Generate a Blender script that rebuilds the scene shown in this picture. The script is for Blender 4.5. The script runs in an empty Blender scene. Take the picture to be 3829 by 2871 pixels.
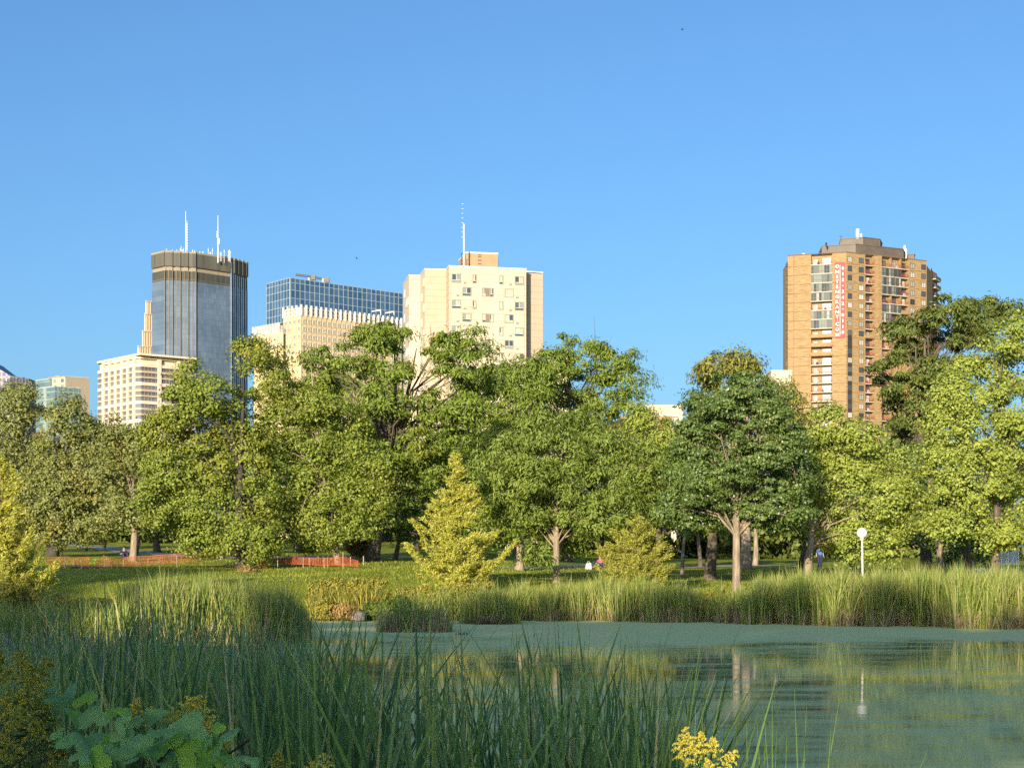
import bpy, math, random
import numpy as np
from mathutils import Vector, Matrix
PI = math.pi
random.seed(7)
RNG = np.random.default_rng(7)
scene = bpy.context.scene
COL = scene.collection

# ------------------------------------------------------------------ camera
F, CX, HY, CAMH = 5886.0, 1914.5, 2136.0, 2.2      # focal length in source pixels, centre column, eye-level row, eye height over the water
cam_data = bpy.data.cameras.new('camera')
cam_data.sensor_width = 36.0
cam_data.lens = 36.0 * F / 3829.0
cam_data.shift_y = (HY - 1435.5) / 3829.0
cam_data.clip_start = 0.1
cam_data.clip_end = 20000
cam = bpy.data.objects.new('camera', cam_data)
cam.location = (0, 0, CAMH)
cam.rotation_euler = (PI / 2, 0, 0)
COL.objects.link(cam)
scene.camera = cam

# ------------------------------------------------------------------ sky and sun
SUN_EL = math.radians(12.5)
SUN_AZ = math.radians(19)          # sun stands behind the viewer, this far to the left
sun_dir = Vector((-math.sin(SUN_AZ) * math.cos(SUN_EL), -math.cos(SUN_AZ) * math.cos(SUN_EL), math.sin(SUN_EL)))
world = bpy.data.worlds.new('World')
scene.world = world
world.use_nodes = True
wn = world.node_tree.nodes
wl = world.node_tree.links
bg = wn['Background']
sky = wn.new('ShaderNodeTexSky')
sky.sky_type = 'NISHITA'
sky.sun_disc = False
sky.sun_elevation = SUN_EL
sky.air_density = 1.0
sky.dust_density = 1.9
sky.ozone_density = 6.0
sky.sun_rotation = math.atan2(sun_dir.x, sun_dir.y)
tint = wn.new('ShaderNodeMix')
tint.data_type = 'RGBA'
tint.blend_type = 'MULTIPLY'
tint.inputs[0].default_value = 1.0
tint.inputs[7].default_value = (1.04, 0.98, 0.9, 1)
wl.new(sky.outputs[0], tint.inputs[6])
wl.new(tint.outputs[2], bg.inputs['Color'])
bg.inputs['Strength'].default_value = 0.122
sl = bpy.data.lights.new('sun', 'SUN')
sl.energy = 4.3
sl.angle = math.radians(0.55)
sl.color = (1.0, 0.86, 0.66)
sun = bpy.data.objects.new('sun', sl)
sun.rotation_euler = sun_dir.to_track_quat('Z', 'Y').to_euler()
COL.objects.link(sun)
vs = scene.view_settings
vs.view_transform = 'Standard'
vs.look = 'None'
vs.gamma = 1.0
vs.use_curve_mapping = False
vs.exposure = 0.95
cy = scene.cycles
cy.max_bounces = 7
cy.diffuse_bounces = 3
cy.glossy_bounces = 3
cy.transmission_bounces = 4
cy.transparent_max_bounces = 6
cy.use_denoising = False
cy.sample_clamp_indirect = 3

# ------------------------------------------------------------------ helpers
K = 3829.0 / 2212.0                 # overview pixel -> source pixel


def W(sx, sy, Y):
    return Vector(((sx - CX) / F * Y, Y, CAMH + (HY - sy) / F * Y))


def P(px, py, Y):
    return W(px * K, py * K, Y)


def tag(o, label=None, cat=None, group=None, kind=None):
    if label: o['label'] = label
    if cat: o['category'] = cat
    if group: o['group'] = group
    if kind: o['kind'] = kind
    return o


def empty(name, loc, label=None, cat=None, group=None):
    o = bpy.data.objects.new(name, None)
    o.location = loc
    o.empty_display_size = 0.2
    COL.objects.link(o)
    return tag(o, label, cat, group)


def link(name, me, parent=None, loc=None, rotz=None):
    o = bpy.data.objects.new(name, me)
    COL.objects.link(o)
    if loc is not None: o.location = loc
    if rotz is not None: o.rotation_euler = (0, 0, rotz)
    if parent is not None:
        o.parent = parent
        if loc is None and rotz is None:
            # mesh given in world coordinates
            o.location = tuple(-Vector(parent.location))
        else:
            o.location = Vector(o.location) - Vector(parent.location)
    return o


def np_mesh(name, V, Fa, mats, mi=None, smooth=False):
    """V (n,3), Fa (m,k) constant k"""
    V = np.asarray(V, dtype=np.float32)
    Fa = np.asarray(Fa, dtype=np.int32)
    me = bpy.data.meshes.new(name)
    m, k = Fa.shape
    me.vertices.add(len(V)); me.vertices.foreach_set('co', V.ravel())
    me.loops.add(m * k); me.loops.foreach_set('vertex_index', Fa.ravel())
    me.polygons.add(m)
    me.polygons.foreach_set('loop_start', np.arange(0, m * k, k, dtype=np.int32))
    me.polygons.foreach_set('loop_total', np.full(m, k, dtype=np.int32))
    if mi is not None: me.polygons.foreach_set('material_index', np.asarray(mi, dtype=np.int32))
    if smooth: me.polygons.foreach_set('use_smooth', np.ones(m, dtype=bool))
    for mt in mats: me.materials.append(mt)
    me.update(calc_edges=True)
    return me


class MB:
    """collects boxes, tubes and polygons; builds them as one mesh"""
    def __init__(s): s.v = []; s.f = []; s.m = []
    def poly(s, pts, m=0):
        b = len(s.v); s.v += [tuple(p) for p in pts]; s.f.append(tuple(range(b, b + len(pts)))); s.m.append(m)
    def hexa(s, c, m=0):
        b = len(s.v); s.v += [tuple(p) for p in c]
        for q in ((0, 3, 2, 1), (4, 5, 6, 7), (0, 1, 5, 4), (1, 2, 6, 5), (2, 3, 7, 6), (3, 0, 4, 7)):
            s.f.append(tuple(b + i for i in q)); s.m.append(m)
    def box(s, x0, x1, y0, y1, z0, z1, m=0):
        s.hexa([(x0, y0, z0), (x1, y0, z0), (x1, y1, z0), (x0, y1, z0), (x0, y0, z1), (x1, y0, z1), (x1, y1, z1), (x0, y1, z1)], m)
    def prism(s, pts, z0, z1, m=0, cap=True):
        n = len(pts); b = len(s.v)
        s.v += [(p[0], p[1], z0) for p in pts] + [(p[0], p[1], z1) for p in pts]
        for i in range(n):
            j = (i + 1) % n
            s.f.append((b + i, b + j, b + n + j, b + n + i)); s.m.append(m)
        if cap:
            s.f.append(tuple(b + n + i for i in range(n))); s.m.append(m)
    def tube(s, pts, rad, k=6, m=0, cap=True):
        pts = [Vector(p) for p in pts]
        if not hasattr(rad, '__len__'): rad = [rad] * len(pts)
        b = len(s.v); n = len(pts)
        up = Vector((0.13, 0.37, 0.92)).normalized()
        for i, p in enumerate(pts):
            t = (pts[min(i + 1, n - 1)] - pts[max(i - 1, 0)])
            if t.length < 1e-9: t = Vector((0, 0, 1))
            t.normalize()
            a = t.cross(Vector((1, 0.1, 0)) if abs(t.z) > 0.8 else up).normalized()
            c = t.cross(a)
            for q in range(k):
                w = 2 * PI * q / k
                s.v.append(tuple(p + (a * math.cos(w) + c * math.sin(w)) * rad[i]))
        for i in range(n - 1):
            for q in range(k):
                r = (q + 1) % k
                s.f.append((b + i * k + q, b + i * k + r, b + (i + 1) * k + r, b + (i + 1) * k + q)); s.m.append(m)
        if cap:
            s.f.append(tuple(b + (n - 1) * k + q for q in range(k))); s.m.append(m)
            s.f.append(tuple(b + q for q in reversed(range(k)))); s.m.append(m)
    def sphere(s, c, r, m=0, nu=12, nv=8, sz=1.0):
        b = len(s.v); c = Vector(c)
        for j in range(nv + 1):
            ph = PI * j / nv
            for i in range(nu):
                th = 2 * PI * i / nu
                s.v.append((c.x + r * math.sin(ph) * math.cos(th), c.y + r * math.sin(ph) * math.sin(th), c.z + r * sz * math.cos(ph)))
        for j in range(nv):
            for i in range(nu):
                k2 = (i + 1) % nu
                s.f.append((b + j * nu + i, b + (j + 1) * nu + i, b + (j + 1) * nu + k2, b + j * nu + k2)); s.m.append(m)
    def mesh(s, name, mats, smooth=False):
        me = bpy.data.meshes.new(name)
        me.from_pydata(s.v, [], s.f)
        for mt in (mats if isinstance(mats, (list, tuple)) else [mats]): me.materials.append(mt)
        me.polygons.foreach_set('material_index', s.m)
        if smooth: me.polygons.foreach_set('use_smooth', [True] * len(s.f))
        me.update()
        return me
    def build(s, name, mats, parent=None, smooth=False):
        return link(name, s.mesh(name, mats, smooth), parent)


# ------------------------------------------------------------------ materials
def nodes_of(name):
    m = bpy.data.materials.new(name); m.use_nodes = True
    nt = m.node_tree
    return m, nt.nodes, nt.links, nt.nodes['Principled BSDF']


def ramp(n, stops, interp='LINEAR'):
    r = n.new('ShaderNodeValToRGB')
    r.color_ramp.interpolation = interp
    e = r.color_ramp.elements
    while len(e) < len(stops): e.new(0.5)
    for el, (p, c) in zip(e, stops):
        el.position = p
        el.color = (*c, 1) if len(c) == 3 else c
    return r


def plain(name, col, rough=0.7, metal=0.0, var=0.12, scale=1.0, bump=0.0, spec=0.5, stretch=(1, 1, 1)):
    m, n, l, b = nodes_of(name)
    b.inputs['Roughness'].default_value = rough
    b.inputs['Metallic'].default_value = metal
    b.inputs['Specular IOR Level'].default_value = spec
    tc = n.new('ShaderNodeTexCoord'); mp = n.new('ShaderNodeMapping'); mp.inputs['Scale'].default_value = stretch
    l.new(tc.outputs['Object'], mp.inputs[0])
    ns = n.new('ShaderNodeTexNoise'); ns.inputs['Scale'].default_value = scale; ns.inputs['Detail'].default_value = 6
    l.new(mp.outputs[0], ns.inputs[0])
    lo = tuple(c * (1 - var) for c in col); hi = tuple(min(1, c * (1 + var)) for c in col)
    r = ramp(n, [(0.3, lo), (0.7, hi)])
    l.new(ns.outputs[0], r.inputs[0]); l.new(r.outputs[0], b.inputs['Base Color'])
    if bump:
        bp = n.new('ShaderNodeBump'); bp.inputs['Strength'].default_value = bump
        l.new(ns.outputs[0], bp.inputs['Height']); l.new(bp.outputs[0], b.inputs['Normal'])
    return m


def leafmat(name, cols, trans=0.30, rough=0.55, nscale=0.7, alt=None, spec=0.35, altpos=(0.55, 0.75)):
    """per-leaf random colour out of a ramp, with clumps drifting to a second hue"""
    m, n, l, b = nodes_of(name)
    g = n.new('ShaderNodeNewGeometry')
    st = [(i / max(1, len(cols) - 1), c) for i, c in enumerate(cols)]
    r = ramp(n, st)
    l.new(g.outputs['Random Per Island'], r.inputs[0])
    out = r.outputs[0]
    if alt:
        tc = n.new('ShaderNodeTexCoord'); ns = n.new('ShaderNodeTexNoise')
        ns.inputs['Scale'].default_value = nscale; ns.inputs['Detail'].default_value = 3
        l.new(tc.outputs['Object'], ns.inputs[0])
        rr = ramp(n, [(altpos[0], (0, 0, 0)), (altpos[1], (1, 1, 1))])
        l.new(ns.outputs[0], rr.inputs[0])
        mx = n.new('ShaderNodeMix'); mx.data_type = 'RGBA'
        l.new(rr.outputs[0], mx.inputs[0]); l.new(out, mx.inputs[6]); mx.inputs[7].default_value = (*alt, 1)
        mx2 = n.new('ShaderNodeMix'); mx2.data_type = 'RGBA'; mx2.inputs[0].default_value = 0.5
        l.new(mx.outputs[2], mx2.inputs[7]); l.new(out, mx2.inputs[6])
        out = mx2.outputs[2]
    b.inputs['Roughness'].default_value = rough
    b.inputs['Specular IOR Level'].default_value = spec
    l.new(out, b.inputs['Base Color'])
    tr = n.new('ShaderNodeBsdfTranslucent'); l.new(out, tr.inputs[0])
    ms = n.new('ShaderNodeMixShader'); ms.inputs[0].default_value = trans
    l.new(b.outputs[0], ms.inputs[1]); l.new(tr.outputs[0], ms.inputs[2])
    l.new(ms.outputs[0], n['Material Output'].inputs['Surface'])
    return m


def windowmat(name, stops, rough=0.08, spec=0.8):
    """glass that differs from one window to the next (blinds drawn or open)"""
    m, n, l, b = nodes_of(name)
    oi = n.new('ShaderNodeObjectInfo'); r = ramp(n, stops, 'CONSTANT')
    l.new(oi.outputs['Random'], r.inputs[0]); l.new(r.outputs[0], b.inputs['Base Color'])
    b.inputs['Roughness'].default_value = rough
    b.inputs['Specular IOR Level'].default_value = spec
    return m
# ------------------------------------------------------------------ ground, water, paths
def sstep(a, b, x):
    t = np.clip((np.asarray(x, dtype=float) - a) / (b - a), 0, 1)
    return t * t * (3 - 2 * t)


def shore(x):
    x = np.asarray(x, dtype=float)
    return np.interp(x, [-60, -30, -12, -8.6, 4, 12, 20, 60], [52, 60, 67, 70.5, 71, 66, 61.5, 56]) + 0.35 * np.sin(x * 0.9) + 0.2 * np.sin(x * 2.3 + 1)


def gz(x, Y):
    x = np.asarray(x, dtype=float); Y = np.asarray(Y, dtype=float)
    ys = shore(x)
    ylist = [60, 75, 90, 110, 140, 200, 300, 6000]
    L = np.interp(Y, ylist, [1.2, 1.7, 2.35, 3.15, 4.3, 6.3, 8, 8])
    R = np.interp(Y, ylist, [0.9, 1.2, 1.85, 2.3, 2.95, 4.2, 6, 6])
    land = L + (R - L) * sstep(-6, 9, x * 90 / np.maximum(Y, 40))
    land = land + 0.06 * np.sin(x * 0.31 + Y * 0.17) + 0.04 * np.sin(x * 0.8 - Y * 0.5)
    z = -0.35 + (land + 0.35) * sstep(-1.5, 8, Y - ys)
    near = 0.75 + 0.15 * np.sin(x * 1.3)
    return np.maximum(z, -0.35 + (near + 0.35) * sstep(4.6, 2.0, Y + 0.2 * np.sin(x * 2)))


def ground_at(px, py, y0=60.0):
    """where the sight line through overview pixel (px,py) first meets the lawn"""
    Y = y0
    while Y < 320:
        p = P(px, py, Y)
        if p.z <= float(gz(p.x, Y)): return Vector((p.x, Y, float(gz(p.x, Y))))
        Y += 0.25
    p = P(px, py, 200); return Vector((p.x, 200, float(gz(p.x, 200))))


def g3(x, Y, dz=0.0): return Vector((x, Y, float(gz(x, Y)) + dz))


m_lawn, n, l, b = nodes_of('lawn_grass')
tc = n.new('ShaderNodeTexCoord')
n1 = n.new('ShaderNodeTexNoise'); n1.inputs['Scale'].default_value = 0.35; n1.inputs['Detail'].default_value = 8
n2 = n.new('ShaderNodeTexNoise'); n2.inputs['Scale'].default_value = 9; n2.inputs['Detail'].default_value = 6
l.new(tc.outputs['Object'], n1.inputs[0]); l.new(tc.outputs['Object'], n2.inputs[0])
r1 = ramp(n, [(0.3, (0.16, 0.20, 0.025)), (0.55, (0.27, 0.31, 0.035)), (0.75, (0.42, 0.38, 0.09))])
r2 = ramp(n, [(0.35, (0.55, 0.55, 0.5)), (0.65, (1.25, 1.2, 1.1))])
l.new(n1.outputs[0], r1.inputs[0]); l.new(n2.outputs[0], r2.inputs[0])
mx = n.new('ShaderNodeMix'); mx.data_type = 'RGBA'; mx.blend_type = 'MULTIPLY'; mx.inputs[0].default_value = 1
l.new(r1.outputs[0], mx.inputs[6]); l.new(r2.outputs[0], mx.inputs[7]); l.new(mx.outputs[2], b.inputs['Base Color'])
b.inputs['Roughness'].default_value = 0.9; b.inputs['Specular IOR Level'].default_value = 0.1
bp = n.new('ShaderNodeBump'); bp.inputs['Strength'].default_value = 0.7; bp.inputs['Distance'].default_value = 0.15
l.new(n2.outputs[0], bp.inputs['Height']); l.new(bp.outputs[0], b.inputs['Normal'])

xs = np.unique(np.concatenate([np.linspace(-6000, -120, 14), np.linspace(-120, -45, 16), np.linspace(-45, 50, 191), np.linspace(50, 120, 15), np.linspace(120, 6000, 14)]))
ys = np.unique(np.concatenate([np.linspace(-2000, -60, 8), np.linspace(-60, 0, 16), np.linspace(0, 6, 25), np.linspace(6, 50, 12), np.linspace(50, 130, 161), np.linspace(130, 320, 60), np.linspace(320, 9000, 20)]))
GX, GY = np.meshgrid(xs, ys)
GZ = gz(GX, GY)
V = np.stack([GX, GY, GZ], -1).reshape(-1, 3)
nx, ny = len(xs), len(ys)
ii = (np.arange(ny - 1)[:, None] * nx + np.arange(nx - 1)[None, :]).ravel()
Q = np.stack([ii, ii + 1, ii + nx + 1, ii + nx], -1)
tag(link('ground', np_mesh('ground', V, Q, [m_lawn], smooth=True)), kind='structure')

# pond: open water that mirrors the bank, with a skin of duckweed of varying cover
m_water, n, l, b = nodes_of('pond_water')
tc = n.new('ShaderNodeTexCoord')
b.inputs['Base Color'].default_value = (0.010, 0.018, 0.012, 1)
b.inputs['Roughness'].default_value = 0.035
b.inputs['IOR'].default_value = 1.333
mp = n.new('ShaderNodeMapping'); mp.inputs['Scale'].default_value = (0.5, 1.6, 1); l.new(tc.outputs['Object'], mp.inputs[0])
wv = n.new('ShaderNodeTexNoise'); wv.inputs['Scale'].default_value = 3; wv.inputs['Detail'].default_value = 4
l.new(mp.outputs[0], wv.inputs[0])
bp = n.new('ShaderNodeBump'); bp.inputs['Strength'].default_value = 0.02; bp.inputs['Distance'].default_value = 0.03
l.new(wv.outputs[0], bp.inputs['Height']); l.new(bp.outputs[0], b.inputs['Normal'])
weed = n.new('ShaderNodeBsdfDiffuse')
wc = n.new('ShaderNodeTexNoise'); wc.inputs['Scale'].default_value = 30; wc.inputs['Detail'].default_value = 4
l.new(tc.outputs['Object'], wc.inputs[0])
wr = ramp(n, [(0.3, (0.70, 0.70, 0.27)), (0.7, (0.82, 0.80, 0.38))]); l.new(wc.outputs[0], wr.inputs[0])
l.new(wr.outputs[0], weed.inputs['Color'])
# cover: three scales of stretched noise against a cover level that grows towards the far bank
sep = n.new('ShaderNodeSeparateXYZ'); l.new(tc.outputs['Object'], sep.inputs[0])
def stretched(scale, sx, sy, det=5, dist=0.3):
    mp = n.new('ShaderNodeMapping'); mp.inputs['Scale'].default_value = (sx, sy, 1); l.new(tc.outputs['Object'], mp.inputs[0])
    t = n.new('ShaderNodeTexNoise'); t.inputs['Scale'].default_value = scale; t.inputs['Detail'].default_value = det; t.inputs['Distortion'].default_value = dist
    l.new(mp.outputs[0], t.inputs[0]); return t.outputs[0]
big = stretched(0.16, 0.7, 1.0)
mid = stretched(0.9, 0.45, 1.0)
fin = stretched(3.2, 0.35, 1.3, 6, 0.2)
def math_(op, a, bb, c=None):
    t = n.new('ShaderNodeMath'); t.operation = op
    for i, v in enumerate((a, bb, c)):
        if v is None: continue
        if isinstance(v, (int, float)): t.inputs[i].default_value = v
        else: l.new(v, t.inputs[i])
    return t.outputs[0]
lev = n.new('ShaderNodeMapRange'); lev.interpolation_type = 'SMOOTHSTEP'
l.new(math_('ADD', sep.outputs[1], math_('MULTIPLY', math_('SUBTRACT', big, 0.5), 26.0)), lev.inputs[0])
lev.inputs[1].default_value = 40; lev.inputs[2].default_value = 57; lev.inputs[3].default_value = 0.0; lev.inputs[4].default_value = 0.36
lev2 = n.new('ShaderNodeMapRange'); lev2.interpolation_type = 'SMOOTHSTEP'
l.new(sep.outputs[1], lev2.inputs[0]); lev2.inputs[1].default_value = 36; lev2.inputs[2].default_value = 24; lev2.inputs[3].default_value = 0.0; lev2.inputs[4].default_value = 0.13
s = math_('ADD', math_('MULTIPLY', mid, 0.6), math_('MULTIPLY', big, 0.25))
s = math_('ADD', s, math_('MULTIPLY', fin, 0.35))
s = math_('ADD', s, lev.outputs[0]); s = math_('ADD', s, lev2.outputs[0])
cov = ramp(n, [(0.53, (0.08, 0.08, 0.08)), (0.60, (0.24, 0.24, 0.24)), (0.67, (0.55, 0.55, 0.55)), (0.84, (0.96, 0.96, 0.96))])
l.new(s, cov.inputs[0])
ms = n.new('ShaderNodeMixShader'); l.new(cov.outputs[0], ms.inputs[0]); l.new(b.outputs[0], ms.inputs[1]); l.new(weed.outputs[0], ms.inputs[2])
l.new(ms.outputs[0], n['Material Output'].inputs['Surface'])
w_ = MB(); w_.poly([(-90, 1.5, 0), (90, 1.5, 0), (90, 76, 0), (-90, 76, 0)])
tag(w_.build('water', m_water), kind='structure')

m_path = plain('pale_asphalt', (0.30, 0.29, 0.26), 0.9, var=0.2, scale=3)
m_dirt = plain('bare_soil', (0.10, 0.085, 0.07), 0.95, var=0.4, scale=1.5, bump=0.4)


def ribbon(name, pts, w, mat, dz=0.03):
    """a path laid over the lawn through ground points (x,Y)"""
    pts = [Vector((p[0], p[1], 0)) for p in pts]
    out = []
    for a, c in zip(pts[:-1], pts[1:]):
        k = max(2, int((c - a).length / 0.8))
        out += [a.lerp(c, i / k) for i in range(k)]
    out.append(pts[-1])
    V = []; 
    for i, p in enumerate(out):
        t = (out[min(i + 1, len(out) - 1)] - out[max(0, i - 1)]).normalized(); nn = Vector((-t.y, t.x, 0))
        for q in (-0.5, -0.25, 0, 0.25, 0.5):
            s = p + nn * (q * w); V.append(tuple(g3(s.x, s.y, dz)))
    Fq = [(i * 5 + j, i * 5 + j + 1, (i + 1) * 5 + j + 1, (i + 1) * 5 + j) for i in range(len(out) - 1) for j in range(4)]
    return tag(link(name, np_mesh(name, V, Fq, [mat], smooth=True)), kind='structure')


gp = lambda px, py: ground_at(px, py)[:2]
ribbon('path', [gp(100, 1168), gp(140, 1173), gp(200, 1182), gp(280, 1192), gp(360, 1199), gp(470, 1204), gp(620, 1205), gp(800, 1204), gp(900, 1206)], 2.2, m_path)
ribbon('path', [gp(1080, 1226), gp(1200, 1225), gp(1330, 1224), gp(1480, 1226), gp(1640, 1222), gp(1760, 1222)], 2.0, m_path)
ribbon('soil_strip', [gp(150, 1226), gp(230, 1226), gp(330, 1225), gp(430, 1224), gp(520, 1224)], 1.3, m_dirt, 0.05)

# ------------------------------------------------------------------ buildings
class Facet:
    """a vertical wall plane between two plan points; positions along it come from sight lines"""
    def __init__(s, p0, p1):
        s.p0 = Vector(p0[:2]); s.p1 = Vector(p1[:2]); s.d = (s.p1 - s.p0); s.L = s.d.length; s.d.normalize()
        s.n = Vector((s.d.y, -s.d.x)); s.rot = math.atan2(s.d.y, s.d.x)
    def u(s, sx):
        t = (sx - CX) / F
        return (t * s.p0.y - s.p0.x) / (s.d.x - t * s.d.y)
    def z(s, sx, sy):
        y = s.p0.y + s.d.y * s.u(sx)
        return CAMH + (HY - sy) / F * y
    def pt(s, u, off=0.0): return s.p0 + s.d * u + s.n * off
    def box(s, mb, u0, u1, z0, z1, o0, o1, m=0):
        a, b2, c, d = s.pt(u0, o1), s.pt(u1, o1), s.pt(u1, o0), s.pt(u0, o0)
        mb.hexa([(a.x, a.y, z0), (b2.x, b2.y, z0), (c.x, c.y, z0), (d.x, d.y, z0), (a.x, a.y, z1), (b2.x, b2.y, z1), (c.x, c.y, z1), (d.x, d.y, z1)], m)
    def put(s, name, me, u, z, parent, off=0.0):
        p = s.pt(u, off)
        return link(name, me, parent, (p.x, p.y, z), s.rot)


def top_plan(corners, Y0, i0=0):
    """roof corners of one level given as source pixels; distances follow from the common height"""
    h0 = HY - corners[i0][1]; out = []
    for sx, sy in corners:
        Y = Y0 * h0 / (HY - sy); out.append(((sx - CX) / F * Y, Y))
    return out, CAMH + h0 / F * Y0


def window_mesh(name, w, h, fm, gm, bars=1, low=0.0, depth=0.10, fr=0.09, hb=0):
    """casing ring standing 0.1 m proud, glass set back behind it, origin at the lower middle; material 0 casing, 1 glass"""
    mb = MB(); x0, x1 = -w / 2, w / 2
    mb.box(x0, x0 + fr, -depth, 0, 0, h); mb.box(x1 - fr, x1, -depth, 0, 0, h)
    mb.box(x0 + fr, x1 - fr, -depth, 0, 0, fr); mb.box(x0 + fr, x1 - fr, -depth, 0, h - fr, h)
    for i in range(bars):
        c = x0 + w * (i + 1) / (bars + 1); mb.box(c - fr * .4, c + fr * .4, -depth * .8, 0, fr, h - fr)
    if low: mb.box(x0 + fr, x1 - fr, -depth * .7, 0, low - fr * .4, low + fr * .4)
    for i in range(hb):
        c = h * (i + 1) / (hb + 1); mb.box(x0 + fr, x1 - fr, -depth * .7, 0, c - fr * .4, c + fr * .4)
    mb.poly([(x0 + fr, -0.025, fr), (x1 - fr, -0.025, fr), (x1 - fr, -0.025, h - fr), (x0 + fr, -0.025, h - fr)], 1)
    return mb.mesh(name, [fm, gm])


def Z(ox, oy, k):                     # reader for one enlarged crop of the photograph
    return lambda zx, zy: (ox + zx / k, oy + zy / k)


# ---- materials shared by the buildings
def brickmat():
    m, n, l, b = nodes_of('orange_brick')
    tc = n.new('ShaderNodeTexCoord')
    mp = n.new('ShaderNodeMapping'); mp.inputs['Scale'].default_value = (0.5, 0.5, 5.0); l.new(tc.outputs['Object'], mp.inputs[0])
    t = n.new('ShaderNodeTexNoise'); t.inputs['Scale'].default_value = 1.4; t.inputs['Detail'].default_value = 5; l.new(mp.outputs[0], t.inputs[0])
    r = ramp(n, [(0.3, (0.18, 0.115, 0.052)), (0.5, (0.31, 0.205, 0.095)), (0.72, (0.40, 0.28, 0.14))])
    l.new(t.outputs[0], r.inputs[0]); l.new(r.outputs[0], b.inputs['Base Color'])
    b.inputs['Roughness'].default_value = 0.85
    return m
m_brick = brickmat()
m_joint = plain('dark_joint', (0.16, 0.09, 0.045), 0.9)
m_dglass = windowmat('apartment_glass', [(0, (0.05, 0.07, 0.09)), (0.3, (0.09, 0.11, 0.12)), (0.45, (0.42, 0.40, 0.34)), (0.62, (0.03, 0.04, 0.05)), (0.75, (0.28, 0.29, 0.26)), (0.88, (0.5, 0.48, 0.42))], 0.3, 0.4)
m_bframe = plain('bronze_window_frame', (0.07, 0.055, 0.045), 0.5)
m_slab = plain('pale_concrete_slab', (0.50, 0.44, 0.36), 0.8)
m_rail = plain('rust_red_railing', (0.34, 0.06, 0.035), 0.6)
m_brownmetal = plain('brown_ribbed_metal', (0.115, 0.095, 0.075), 0.6, var=0.15, scale=0.3)
m_white = plain('white_paint', (0.663, 0.654, 0.629), 0.6, var=0.05)
m_dark = plain('dark_recess', (0.03, 0.028, 0.03), 0.9)

# ---- brick apartment tower (right)
z4 = Z(2880, 840, 1410 / 680)
bc, roofz = top_plan([z4(110, 262), z4(137, 243), z4(590, 217), z4(1213, 285), z4(1258, 358)], 460.0, 2)
bc[0] = ((z4(110, 0)[0] - CX) / F * 470, 470.0)
bc[4] = ((z4(1258, 0)[0] - CX) / F * 486, 486.0)
bt = empty('brick_apartment_tower', (bc[2][0], bc[2][1], 4), 'tall orange brick apartment tower with balconies and a red banner, right of the sky', 'apartment tower')
fA, fB, fC, f0 = Facet(bc[1], bc[2]), Facet(bc[2], bc[3]), Facet(bc[3], bc[4]), Facet(bc[0], bc[1])
FH = (838 - 270) / 8 / (1410 / 680) / F * 460
zr0 = fB.z(*z4(616, 270))             # middle of the top row of windows
base = 2.0
def zrow(i): return zr0 - i * FH


def strips(fc, parts, z0, z1, name, mat, parent):
    """wall made of upright strips, some recessed: parts = [(u0,u1,depth)]"""
    mb = MB()
    for (u0, u1, dp) in parts: fc.box(mb, u0, u1, z0, z1, -dp - 1.2, -dp)
    return mb.build(name, mat, parent)


uA = lambda zx: fA.u(z4(zx, 0)[0])
uB = lambda zx: fB.u(z4(zx, 0)[0])
R = 1.3
strips(fA, [(0, uA(318), 0), (uA(318), uA(480), R), (uA(480), fA.L - .01, 0)], base, roofz, 'wall', m_brick, bt)
strips(fB, [(0, uB(738), 0), (uB(738), uB(803), R), (uB(803), uB(830), 0), (uB(830), uB(858), -0.5), (uB(858), uB(935), R), (uB(935), uB(941), 0), (uB(941), uB(1012), R), (uB(1012), uB(1017), 0), (uB(1017), uB(1070), R), (uB(1070), fB.L - .01, 0)], base, roofz, 'wall', m_brick, bt)
strips(fC, [(0, fC.L, 0)], base, roofz - 1.2, 'wall', m_brick, bt)
strips(f0, [(0, f0.L, 0.3)], base, roofz - 1.5, 'wall', m_brick, bt)
mb = MB(); core = [tuple(Facet(bc[1], bc[2]).pt(0, -2.6)), tuple(fA.pt(fA.L, -2.6)), tuple(fB.pt(fB.L, -2.6)), (bc[4][0] - .5, bc[4][1]), (bc[4][0] - 4, bc[4][1] + 12), (bc[0][0] + 2, bc[0][1] + 14)]
mb.prism(core, base, roofz - 0.4)
mb.build('inner_wall', m_brick, bt)
# parapet cap and floor joints
mb = MB()
for fc in (fA, fB): fc.box(mb, 0, fc.L, roofz, roofz + 0.25, -1.0, 0.12)
mb.build('parapet_cap', m_joint, bt)
for i in range(1, 25):
    zz = zrow(i) + FH * 0.5
    for fc, ua_, ub_ in ((fA, 0, uA(318)), (fA, uA(480), fA.L), (fB, 0.02, uB(738)), (fB, uB(1070), fB.L)):
        mb = MB(); fc.box(mb, ua_, ub_, zz - .06, zz + .06, 0.0, 0.03); mb.build('floor_joint', m_joint, bt)
mb = MB(); fA.box(mb, uA(183) - .04, uA(183) + .04, base, roofz, 0.0, 0.03); mb.build('upright_joint', m_joint, bt)
wA = window_mesh('window', 1.55, 1.65, m_bframe, m_dglass, 1)
wB = window_mesh('window', 1.75, 1.6, m_bframe, m_dglass, 1)
wC = window_mesh('window', 1.2, 1.5, m_bframe, m_dglass, 0)
wDoor = window_mesh('window', 2.6, 2.0, m_bframe, m_dglass, 2)
wBay = window_mesh('window', 2.1, 2.1, m_bframe, m_dglass, 1)
wPanel = MB(); wPanel.box(-0.78, 0.78, -0.06, 0, 0, FH - 1.72); wPanel = wPanel.mesh('spandrel_panel', [m_dark])
NF = 23
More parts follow.
